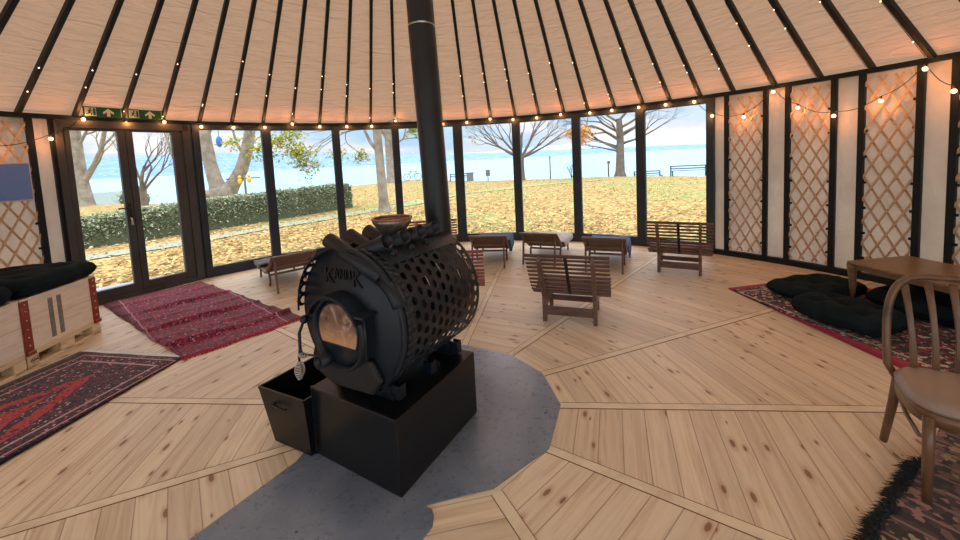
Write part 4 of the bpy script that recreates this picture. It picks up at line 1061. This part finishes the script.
# hedge
def leafy(name, cols, rough=.7):
    m, nt, out = new_mat(name); g = nt.nodes.new('ShaderNodeNewGeometry')
    c = ramp(nt, g.outputs['Random Per Island'], [(i/len(cols), cc) for i, cc in enumerate(cols)], 'CONSTANT')
    d = nt.nodes.new('ShaderNodeBsdfDiffuse'); t = nt.nodes.new('ShaderNodeBsdfTranslucent'); mx = nt.nodes.new('ShaderNodeMixShader'); mx.inputs[0].default_value = .3
    for x in (d, t): nt.links.new(c, x.inputs[0])
    nt.links.new(d.outputs[0], mx.inputs[1]); nt.links.new(t.outputs[0], mx.inputs[2]); nt.links.new(mx.outputs[0], out.inputs[0]); return m
M['hedge'] = leafy('hedge leaves', [srgb(146, 156, 128), srgb(182, 188, 158), srgb(116, 130, 102), srgb(210, 212, 182), srgb(158, 168, 132)])
M['core'] = simple('hedge core', srgb(84, 94, 72), .95)
M['lf_yg'] = leafy('yellow green leaves', [srgb(170, 176, 70), srgb(140, 160, 70), srgb(214, 190, 80), srgb(120, 148, 66)])
M['lf_or'] = leafy('orange leaves', [srgb(226, 160, 70), srgb(236, 184, 96), srgb(204, 132, 60), srgb(240, 200, 120)])
M['lf_gr'] = leafy('mixed autumn leaves', [srgb(150, 168, 84), srgb(196, 184, 92), srgb(130, 150, 80), srgb(214, 170, 90)])
hp = [(-12.5, 6.2, .75), (-9.75, 9.5, .72), (-8.15, 11.4, .86), (-6.6, 13.4, .93), (-4.95, 15.75, .98)]
hg = empty('hedge', (-8.1, 11.3, GZ), 0, 'long clipped green hedge across the lawn on the left', 'hedge')
core = MB(); lv = MB(); rnd = random.Random(4); off = V((-8.1, 11.3, GZ))
def hpos(t):
    i = min(int(t), len(hp)-2); f = t-i; a, c = V(hp[i]), V(hp[i+1]); p = a.lerp(c, f); d = (c-a); d.z = 0; d.normalize(); return p, V((-d.y, d.x, 0))
def hedgefn(u, v):
    p, n = hpos(u*(len(hp)-1)*.9999); H = p.z; p = V((p.x, p.y, GZ)); a = pi*v
    k = 1.05
    x = .5*k*math.copysign(abs(cos(a))**.45, cos(a)); z = (H+.0)*abs(sin(a))**.45
    w = .05*noise.noise(V((u*40, v*9, 1)))
    return p+n*(x+.5)*(1+w)+V((0, 0, z*(1+w)))-off
core.sheet(hedgefn, 60, 16); 
for e_ in (0, 1):
    p, n = hpos((len(hp)-1)*.9999*e_); core.add([p*0+V((p.x, p.y, GZ))-off+n*x+V((0, 0, z)) for x, z in ((0, 0), (1.05, 0), (1.05, p.z*.9), (0, p.z*.9))], [(0, 1, 2, 3)])
for k in range(17000):
    u = rnd.random(); v = rnd.uniform(0, .62) if rnd.random() < .9 else rnd.random()
    p = hedgefn(u, 1-v)*1; 
    q = V(p)+V((rnd.gauss(0, .035), rnd.gauss(0, .035), rnd.gauss(0, .03))); 
    if q.z < .0: continue
    leaf_quad(lv, q, rnd.uniform(.03, .055), rnd, 3)
for k in range(700):
    p, n = hpos((len(hp)-1)*.9999); q = V((p.x, p.y, GZ))-off+n*rnd.uniform(0, 1.05)+V((rnd.gauss(.03, .03), rnd.gauss(.05, .04), rnd.uniform(0, p.z))); leaf_quad(lv, q, .045, rnd, 3)
core.build('hedge_core', 'core', hg); lo_ = lv.build('hedge_leaves', 'hedge', hg); lo_['kind'] = 'stuff'

# trees
def grow(mb, p, d, r, L, depth, rnd, tips, spread=.6, taper=.62, up=.15, kids=(2, 3), minr=.012, seg=7):
    pts = [p]; rs = [r]; n = 4; q = p.copy(); dd_ = d.copy()
    for i in range(n):
        dd_ = (dd_+V((rnd.gauss(0, .10), rnd.gauss(0, .10), rnd.gauss(0, .05)+up*.25))).normalized(); q = q+dd_*(L/n); pts.append(q.copy()); rs.append(r+(r*taper-r)*(i+1)/n)
    mb.tube(pts, rs, max(4, seg if r > .05 else 4), cap=False)
    if depth == 0 or r*taper < minr: tips.append((q, dd_)); return
    for k in range(rnd.randint(*kids)):
        a = rnd.uniform(0, 2*pi); pr = dd_.orthogonal().normalized(); pr = Matrix.Rotation(a, 3, dd_) @ pr
        nd_ = (dd_+pr*rnd.uniform(spread*.6, spread*1.25)+V((0, 0, up))).normalized()
        st_ = pts[rnd.choice((3, 4, 4))]
        grow(mb, st_.copy(), nd_, r*taper*rnd.uniform(.6, .9), L*rnd.uniform(.62, .85), depth-1, rnd, tips, spread, taper, up, kids, minr, seg)
def tree(pos, label, cat, bark, build_fn, foliage=None, seed=1):
    e = empty('tree', pos, 0, label, cat, 'trees on the lawn and by the lake'); rnd = random.Random(seed); mb = MB(); tips = []
    build_fn(mb, rnd, tips); mb.build('trunk_and_branches', bark, e)
    if foliage:
        mat, n, spread, size, sel = foliage; lf = MB(); pool = [t for t in tips if sel(t[0])] or tips
        for k in range(n):
            t, d = rnd.choice(pool); q = t+V((rnd.gauss(0, spread), rnd.gauss(0, spread), rnd.gauss(0, spread*.6))); leaf_quad(lf, q, size*rnd.uniform(.7, 1.3), rnd, 3)
        l = lf.build('foliage', mat, e); l['kind'] = 'stuff'
    return e
Z = V((0, 0, 1))
def f_T3(mb, rnd, tips):   # big forked tree
    mb.tube([(0, 0, -.3), (0, 0, .2), (.05, 0, .7), (.05, 0, 1.05)], [.95, .72, .62, .66], 14)
    mb.tube([V((-.15, 0, .8)), V((-.35, 0, 1.5)), V((-.5, 0, 2.3)), V((-.6, 0, 3.4)), V((-.75, .1, 5))], [.42, .34, .30, .27, .24], 12, cap=False)
    mb.tube([V((.25, 0, .75)), V((.6, 0, 1.25)), V((1.05, 0, 1.9)), V((1.4, 0, 2.8)), V((1.7, .1, 4.2))], [.42, .34, .31, .28, .24], 12, cap=False)
    mb.tube([V((-.3, 0, .7)), V((-.9, 0, .75)), V((-1.5, 0, 1.1)), V((-1.9, 0, 1.7))], [.26, .2, .17, .12], 10, cap=False)
    for p, d, r in ((V((-.75, .1, 5)), V((-.2, 0, 1)), .2), (V((1.7, .1, 4.2)), V((.3, 0, 1)), .2), (V((-.8, 0, 2.5)), V((-.7, .2, .8)), .09), (V((1.3, 0, 2.5)), V((-.3, -.3, .9)), .08), (V((1.1, 0, 2.0)), V((.8, 0, .6)), .09), (V((-1.9, 0, 1.7)), V((-.5, 0, .8)), .1), (V((-.9, 0, 3)), V((.5, 0, .8)), .08)):
        grow(mb, p, d.normalized(), r, 1.5, 4, rnd, tips, .7)
tree((-12.75, 19.8, GZ-.1), 'massive forked grey tree trunk behind the hedge, right of the door', 'tree', 'bark', f_T3, ('lf_gr', 500, .25, .06, lambda q: True), 3)
def f_T1(mb, rnd, tips):
    mb.tube([(0, 0, -.3), (.05, 0, .4), (-.05, 0, 1.6), (-.1, 0, 3.2), (-.1, 0, 5.5)], [.58, .40, .33, .30, .26], 14, cap=False)
    mb.tube([V((.1, 0, 1.7)), V((.8, 0, 2.6)), V((1.4, 0, 3.6)), V((1.9, 0, 5.2))], [.2, .16, .14, .11], 10, cap=False)
    for p, d, r in ((V((-.15, 0, 3.0)), V((-.9, 0, .6)), .14), (V((-.15, 0, 2.2)), V((-.9, .2, .5)), .10), (V((.8, 0, 2.6)), V((.9, 0, .5)), .09), (V((-.15, 0, 3.8)), V((.7, 0, .8)), .12), (V((1.5, 0, 3.8)), V((.7, 0, .6)), .08), (V((-.1, 0, 4.4)), V((-.6, 0, .9)), .12)):
        grow(mb, p, d.normalized(), r, 1.5, 4, rnd, tips, .8)
tree((-25.2, 25.2, GZ-.1), 'thick leafless tree seen through the left door leaf', 'tree', 'bark', f_T1, None, 8)
def f_T2(mb, rnd, tips):
    mb.tube([(0, 0, -.2), (0, 0, .5), (.05, 0, 1.0)], [.34, .25, .22], 10, cap=False)
    for d, r in ((V((-.5, 0, 1)), .09), (V((.1, 0, 1)), .12), (V((.75, 0, .9)), .08), (V((.4, .2, 1)), .08), (V((-.15, .1, 1)), .08)):
        grow(mb, V((.05, 0, .85)), d.normalized(), r, 1.6, 5, rnd, tips, .45, up=.12)
tree((-19.3, 22.6, GZ-.1), 'slender bare tree seen through the right door leaf', 'tree', 'bark_d', f_T2, ('lf_gr', 120, .2, .06, lambda q: True), 12)
def f_T4(mb, rnd, tips):
    mb.tube([(0, 0, -.2), (0, 0, .08), (-.03, 0, .5), (-.06, 0, 1.6), (-.10, 0, 3.0), (-.05, 0, 5)], [.30, .22, .17, .155, .145, .11], 12, cap=False)
    mb.tube([V((-.09, 0, 2.15)), V((-.35, 0, 2.5)), V((-.55, 0, 3.0)), V((-.6, 0, 3.8))], [.07, .06, .05, .04], 8, cap=False)
    for p, d, r, L in ((V((-.4, 0, 3.1)), V((-1, 0, .02)), .05, 1.2), (V((-.55, 0, 3.3)), V((-1, -.2, -.02)), .05, 1.6), (V((-.1, 0, 3.1)), V((.9, -.3, .0)), .04, .6), (V((-.1, 0, 3.0)), V((.5, .5, .3)), .05, .7), (V((-.55, 0, 3.0)), V((-.9, .4, -.08)), .05, 1.2)):
        grow(mb, p, d.normalized(), r, L, 4, rnd, tips, .55, up=-.05, minr=.004)
tree((-3.17, 13.8, GZ), 'slim young tree with yellow green leaves, left of the flue', 'tree', 'bark', f_T4, ('lf_yg', 3000, .16, .06, lambda q: q.z < 3.3), 6)
def f_T4b(mb, rnd, tips):
    mb.tube([(0, 0, -.3), (0, 0, .5), (0, 0, 3), (0, 0, 6)], [.6, .38, .34, .3], 12, cap=False)
    for k in range(4): grow(mb, V((0, 0, 3.2+.5*k)), V((cos(k*2), .2*sin(k*2), .6)).normalized(), .13, 1.5, 3, rnd, tips, .7)
tree((-7.35, 35.2, GZ), 'grey trunk standing further off behind the slim young tree', 'tree', 'bark', f_T4b, ('lf_yg', 900, .4, .11, lambda q: True), 2)
def f_T5(mb, rnd, tips):
    mb.tube([(0, 0, -.2), (0, 0, .4), (0, 0, 1.4), (0, 0, 1.75)], [.34, .24, .21, .24], 12, cap=False)
    for k in range(9):
        x = -1+2*k/8; grow(mb, V((0, 0, 1.65)), V((x*1.6, .5*sin(k*2.4), .75)).normalized(), .11, 1.9, 5, rnd, tips, .48, up=.10, minr=.006)
tree((3.72, 29.0, GZ), 'leafless vase-shaped tree behind a window post right of the flue', 'tree', 'bark_d', f_T5, ('lf_yg', 420, .2, .09, lambda q: q.x < -.6 and q.z > 2.2), 31)
def f_T6(mb, rnd, tips):
    mb.tube([(0, 0, -.2), (0, 0, .3), (.03, 0, 1.3), (.05, 0, 2.6), (.0, 0, 4.2)], [.5, .34, .29, .26, .2], 12, cap=False)
    for z, x, r in ((1.75, -1.4, .08), (1.9, -1.2, .08), (2.1, -1, .11), (2.3, 1, .11), (2.6, -.8, .12), (2.9, .9, .12), (3.2, -1, .1), (3.5, .8, .1), (3.9, -.5, .1), (4.1, .4, .1), (2.5, -.4, .09), (3.0, 1.2, .09)):
        grow(mb, V((.03, 0, z)), V((x, .4*sin(z*7), .42)).normalized(), r, 1.75, 5, rnd, tips, .5, up=.05, minr=.006)
tree((11.1, 29.0, GZ), 'spreading lakeside tree with orange leaves on its left side', 'tree', 'bark_d', f_T6, ('lf_or', 1100, .26, .09, lambda q: -3.4 < q.x < -.5 and q.z < 3.5), 17)

# street furniture by the lake
def bench(pos, rot, L, label):
    e = empty('park_bench', pos, R_(rot), label, 'bench', 'benches on the lake shore')
    for x in (-L/2+.05, L/2-.05):
        b = MB(); b.bar((x, .0, 0), (x, .0, .70), .07, .06, (0, 1, 0)); b.bar((x, -.4, 0), (x, -.4, .37), .07, .05, (0, 1, 0)); b.bar((x, 0, .37), (x, -.42, .37), .06, .05); b.build('bench_leg', 'green', e)
    b = MB()
    for y in (-.38, -.25, -.12): b.box((0, y, .40), (L, .1, .035))
    b.build('bench_seat', 'slat', e); b = MB()
    for z in (.52, .68): b.box((0, .02, z), (L, .03, .08))
    b.build('bench_back', 'slat', e)
bench((13.9, 24.9, GZ-.05), -12, 2.15, 'long green iron bench on the shore in the last window')
bench((12.75, 28.2, GZ-.45), -5, 1.9, 'bench half hidden by the post beside the orange-leaved tree')
bench((-.9, 32.2, GZ-.1), 0, 1.9, 'pale bench at the lawn edge just right of the flue')
e = empty('sign_post', (5.75, 28.4, GZ), 0, 'tall dark post with small cap on the lake shore', 'post'); b = MB(); b.tube([(0, 0, -.2), (0, 0, 1.6)], .045, 8); b.build('pole', 'bark_d', e); b = MB(); b.box((0, 0, 1.63), (.18, .12, .07)); b.build('post_cap', 'bark_d', e)
e = empty('marker_post', (10.3, 29.2, GZ), 0, 'short post left of the orange-leaved tree', 'post'); b = MB(); b.tube([(0, 0, -.2), (0, 0, .95)], .06, 8); b.build('pole', 'bark_d', e); b = MB(); b.box((.03, 0, 1.0), (.2, .1, .2)); b.build('post_cap', 'bark_d', e)
e = empty('info_board', (1.28, 31.0, GZ), 0, 'small pale board on a stem by the lake', 'sign'); b = MB(); b.tube([(0, 0, -.2), (0, 0, .4)], .04, 8); b.build('pole', 'greypaint', e); b = MB(); b.box((0, 0, .6), (.34, .04, .5)); b.build('board', 'slat', e)
e = empty('litter_bin', (-.15, 31.6, GZ-.1), 0, 'grey square litter bin at the end of the pale bench', 'bin'); b = MB(); b.box((0, 0, .35), (.55, .5, .75)); b.build('bin_body', 'greypaint', e); b = MB(); b.box((0, 0, .75), (.62, .56, .07)); b.build('bin_lid', 'slat', e)
e = empty('bicycle', (-5.7, 37.2, GZ+.0), 0, 'bicycle parked beyond the lawn left of the flue', 'bicycle')
for x in (-.52, .52):
    b = MB(); b.tube([(x+.33*cos(2*pi*k/20), 0, .35+.33*sin(2*pi*k/20)) for k in range(21)], .025, 6); b.build('wheel', 'black', e)
b = MB(); b.tube([(-.52, 0, .35), (-.15, 0, .85), (.4, 0, .88), (.52, 0, .35)], .025, 6); b.tube([(-.15, 0, .85), (0, 0, .35), (.4, 0, .88)], .025, 6); b.tube([(-.52, 0, .35), (0, 0, .35)], .02, 6); b.build('bicycle_frame', 'bark_d', e)
b = MB(); b.tube([(.4, -.25, 1.05), (.38, 0, 1.02), (.4, .25, 1.05)], .02, 6); b.tube([(.4, 0, .88), (.38, 0, 1.02)], .02, 6); b.build('handlebar', 'black', e)
b = MB(); b.box((-.18, 0, .93), (.28, .14, .05)); b.build('saddle', 'black', e)
e = empty('shore_shrub', (7.3, 28.4, GZ), 0, 'thin bare shrub by the lake between two window posts', 'shrub'); b = MB(); rnd = random.Random(5); tips = []
for k in range(5): grow(b, V((0, 0, 0)), V((rnd.uniform(-.3, .3), 0, 1)).normalized(), .035, .5, 3, rnd, tips, .6, minr=.005)
b.build('stems', 'bark_d', e)
# yellow swings frame at the left
e = empty('bird_feeder_stand', (-11.0, 18.8, GZ), 0, 'dark stand with yellow hanging shapes behind the hedge', 'stand')
b = MB(); b.tube([(0, 0, -.2), (0, 0, 1.55)], .05, 8); b.tube([(-.9, 0, 1.38), (.75, 0, 1.38)], .028, 6); b.build('stand_frame', 'bark_d', e)
for x, z in ((-.2, 1.35), (.25, 1.4)):
    b = MB(); b.ball((x, -.06, z+.09), .08, 10, 8); b.ball((x, -.06, z-.1), .11, 10, 8, sc=(1, .7, 1.4)); b.build('yellow_ornament', 'yellow', e)
e = empty('hanging_bag', (-12.3, 19.2, 3.1), 0, 'small blue bag hanging from the forked tree', 'bag'); b = MB(); b.ball((0, 0, 0), .16, 10, 8, sc=(1, .6, 1.7)); b.build('bag_body', 'bluecloth', e); b = MB(); b.tube([(0, 0, .2), (0, 0, .9)], .012, 5); b.build('cord', 'black', e)
# lakeside house
e = empty('lakeside_house', (-38, 37.5, -2.7), R_(40), 'low white house with pale green roof beyond the lawn', 'house')
b = MB(); b.box((0, 0, .9), (6, 4, 1.8)); b.build('house_walls', 'white', e)
b = MB(); b.prism([(-2.3, 1.7), (2.3, 1.7), (0, 2.9)], -3.2, 3.2, Matrix.Rotation(R_(90), 4, 'Z') @ Matrix.Rotation(R_(90), 4, 'X')); b.build('house_roof', 'roofgreen', e)
e = empty('evergreen_shrub', (-24.0, 27.5, -.9), 0, 'green bush at the lawn edge in the left door leaf', 'shrub'); b = MB(); rnd = random.Random(15)
cb = MB(); cb.ball((0, 0, .9), .75, 12, 8, sc=(1.2, 1, 1)); cb.build('bush_core', 'core', e)
for k in range(900):
    a, t = rnd.uniform(0, 2*pi), rnd.uniform(0, pi); rr = .75+rnd.gauss(0, .12); leaf_quad(b, (1.25*rr*sin(t)*cos(a), rr*sin(t)*sin(a), .9+rr*cos(t)), .08, rnd, 3)
l = b.build('bush_leaves', 'hedge', e); l['kind'] = 'stuff'

# lake and far shore
def lake_mat():
    m, nt, out = new_mat('lake water'); v = coord(nt, scale=(.05, .25, 1)); n = noise_(nt, v, 3, 4)
    pbsdf(nt, out, srgb(140, 188, 216), .28, 0, bump_(nt, n, .15, .5), spec=.5); return m
b = MB(); b.add([(-9000, 15, -3), (9000, 15, -3), (9000, 9000, -3), (-9000, 9000, -3)], [(0, 1, 2, 3)])
tag(b.build('lake_water', lake_mat()), 'wide pale blue lake beyond the lawn', 'lake', kind='structure')
def hill_mat(name, a, b_, town=True):  # distance haze is painted into these hill colours
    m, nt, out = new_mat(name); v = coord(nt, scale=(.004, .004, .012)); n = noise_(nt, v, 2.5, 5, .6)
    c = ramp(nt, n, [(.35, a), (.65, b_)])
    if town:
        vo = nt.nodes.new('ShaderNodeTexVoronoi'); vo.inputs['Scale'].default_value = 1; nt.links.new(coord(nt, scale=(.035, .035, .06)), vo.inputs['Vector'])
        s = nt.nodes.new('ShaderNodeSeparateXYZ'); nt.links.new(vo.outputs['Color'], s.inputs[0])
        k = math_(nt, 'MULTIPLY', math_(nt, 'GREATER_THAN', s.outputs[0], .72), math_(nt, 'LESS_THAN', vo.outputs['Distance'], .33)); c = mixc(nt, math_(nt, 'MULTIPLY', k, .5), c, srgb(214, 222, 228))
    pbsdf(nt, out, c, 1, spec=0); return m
def ridge(name, pts, dist_add, mat, label):
    # pts: (azimuth deg, distance, height)
    mb = MB()
    def fn(u, v):
        t = u*(len(pts)-1); i = min(int(t), len(pts)-2); f = t-i; f = f*f*(3-2*f); a = pts[i][0]+(pts[i+1][0]-pts[i][0])*(t-i); D = pts[i][1]+(pts[i+1][1]-pts[i][1])*f; H = pts[i][2]+(pts[i+1][2]-pts[i][2])*f
        r = D+dist_add*v; z = -6+(H+6)*sin(pi*.5*v)*(1+.10*noise.noise(V((a*.5, v*3, 2)))+.04*noise.noise(V((a*2.5, v*6, 2))))
        return (r*cos(R_(a)), r*sin(R_(a)), z)
    mb.sheet(fn, 160, 16); tag(mb.build(name, mat), label, 'hills', kind='structure')
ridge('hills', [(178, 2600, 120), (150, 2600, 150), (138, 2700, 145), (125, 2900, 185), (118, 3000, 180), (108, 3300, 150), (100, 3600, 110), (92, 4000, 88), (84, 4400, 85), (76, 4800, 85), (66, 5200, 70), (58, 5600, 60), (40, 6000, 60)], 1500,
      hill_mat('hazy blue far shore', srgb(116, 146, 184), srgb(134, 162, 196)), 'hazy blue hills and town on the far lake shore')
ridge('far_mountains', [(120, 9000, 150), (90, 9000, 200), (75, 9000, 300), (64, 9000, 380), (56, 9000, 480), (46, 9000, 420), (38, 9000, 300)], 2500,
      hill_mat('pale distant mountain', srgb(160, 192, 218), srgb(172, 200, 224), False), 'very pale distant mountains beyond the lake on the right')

# ---------------------------------------------------------------- sky
w = bpy.data.worlds.new('World'); bpy.context.scene.world = w; w.use_nodes = True; nt = w.node_tree; nt.nodes.clear()
out = nt.nodes.new('ShaderNodeOutputWorld'); bg = nt.nodes.new('ShaderNodeBackground'); tc = nt.nodes.new('ShaderNodeTexCoord')
sp = nt.nodes.new('ShaderNodeSeparateXYZ'); nt.links.new(tc.outputs['Generated'], sp.inputs[0])
mp = nt.nodes.new('ShaderNodeMapping'); mp.inputs['Scale'].default_value = (1.5, 1.5, 6); nt.links.new(tc.outputs['Generated'], mp.inputs[0])
n = noise_(nt, mp.outputs[0], 2.2, 5, .55, .3)
base = ramp(nt, sp.outputs[2], [(0, srgb(204, 222, 240)), (.06, srgb(180, 214, 242)), (.2, srgb(206, 226, 246)), (1, srgb(240, 240, 242))])
cl = mixc(nt, ramp(nt, n, [(.42, (0, 0, 0, 1)), (.6, (1, 1, 1, 1))]), base, srgb(252, 246, 246))
nt.links.new(cl, bg.inputs[0]); nt.links.new(ramp(nt, sp.outputs[2], [(0, (.62, .62, .62, 1)), (.18, (.72, .72, .72, 1)), (.45, (1.4, 1.4, 1.4, 1)), (.8, (2.35, 2.35, 2.35, 1))]), bg.inputs[1]); nt.links.new(bg.outputs[0], out.inputs[0])

# ---------------------------------------------------------------- camera
cam = bpy.data.cameras.new('Camera'); co = bpy.data.objects.new('Camera', cam); COL.objects.link(co)
pi_, ro = .0779719929, -.0505176663
fw = V((0, cos(pi_), -sin(pi_))); up = V((0, sin(pi_), cos(pi_))); rt = V((1, 0, 0))
r_ = rt*cos(ro)+up*sin(ro); u_ = -rt*sin(ro)+up*cos(ro)
co.matrix_world = Matrix(((r_.x, u_.x, -fw.x, 0), (r_.y, u_.y, -fw.y, 0), (r_.z, u_.z, -fw.z, 1.6), (0, 0, 0, 1)))
cam.sensor_fit = 'HORIZONTAL'; cam.sensor_width = 36; cam.lens = 387.6628*36/960; cam.shift_x = 7.38/960; cam.shift_y = -80.08/960; cam.clip_start = .02; cam.clip_end = 30000
sc = bpy.context.scene; sc.camera = co
sc.view_settings.view_transform = 'Standard'; sc.view_settings.look = 'None'; sc.view_settings.gamma = 1; sc.view_settings.use_curve_mapping = False
sc.view_settings.exposure = 1.42
sc.cycles.use_denoising = True
sc.cycles.max_bounces = 10; sc.cycles.diffuse_bounces = 6; sc.cycles.transparent_max_bounces = 12
sc.cycles.sample_clamp_indirect = 8
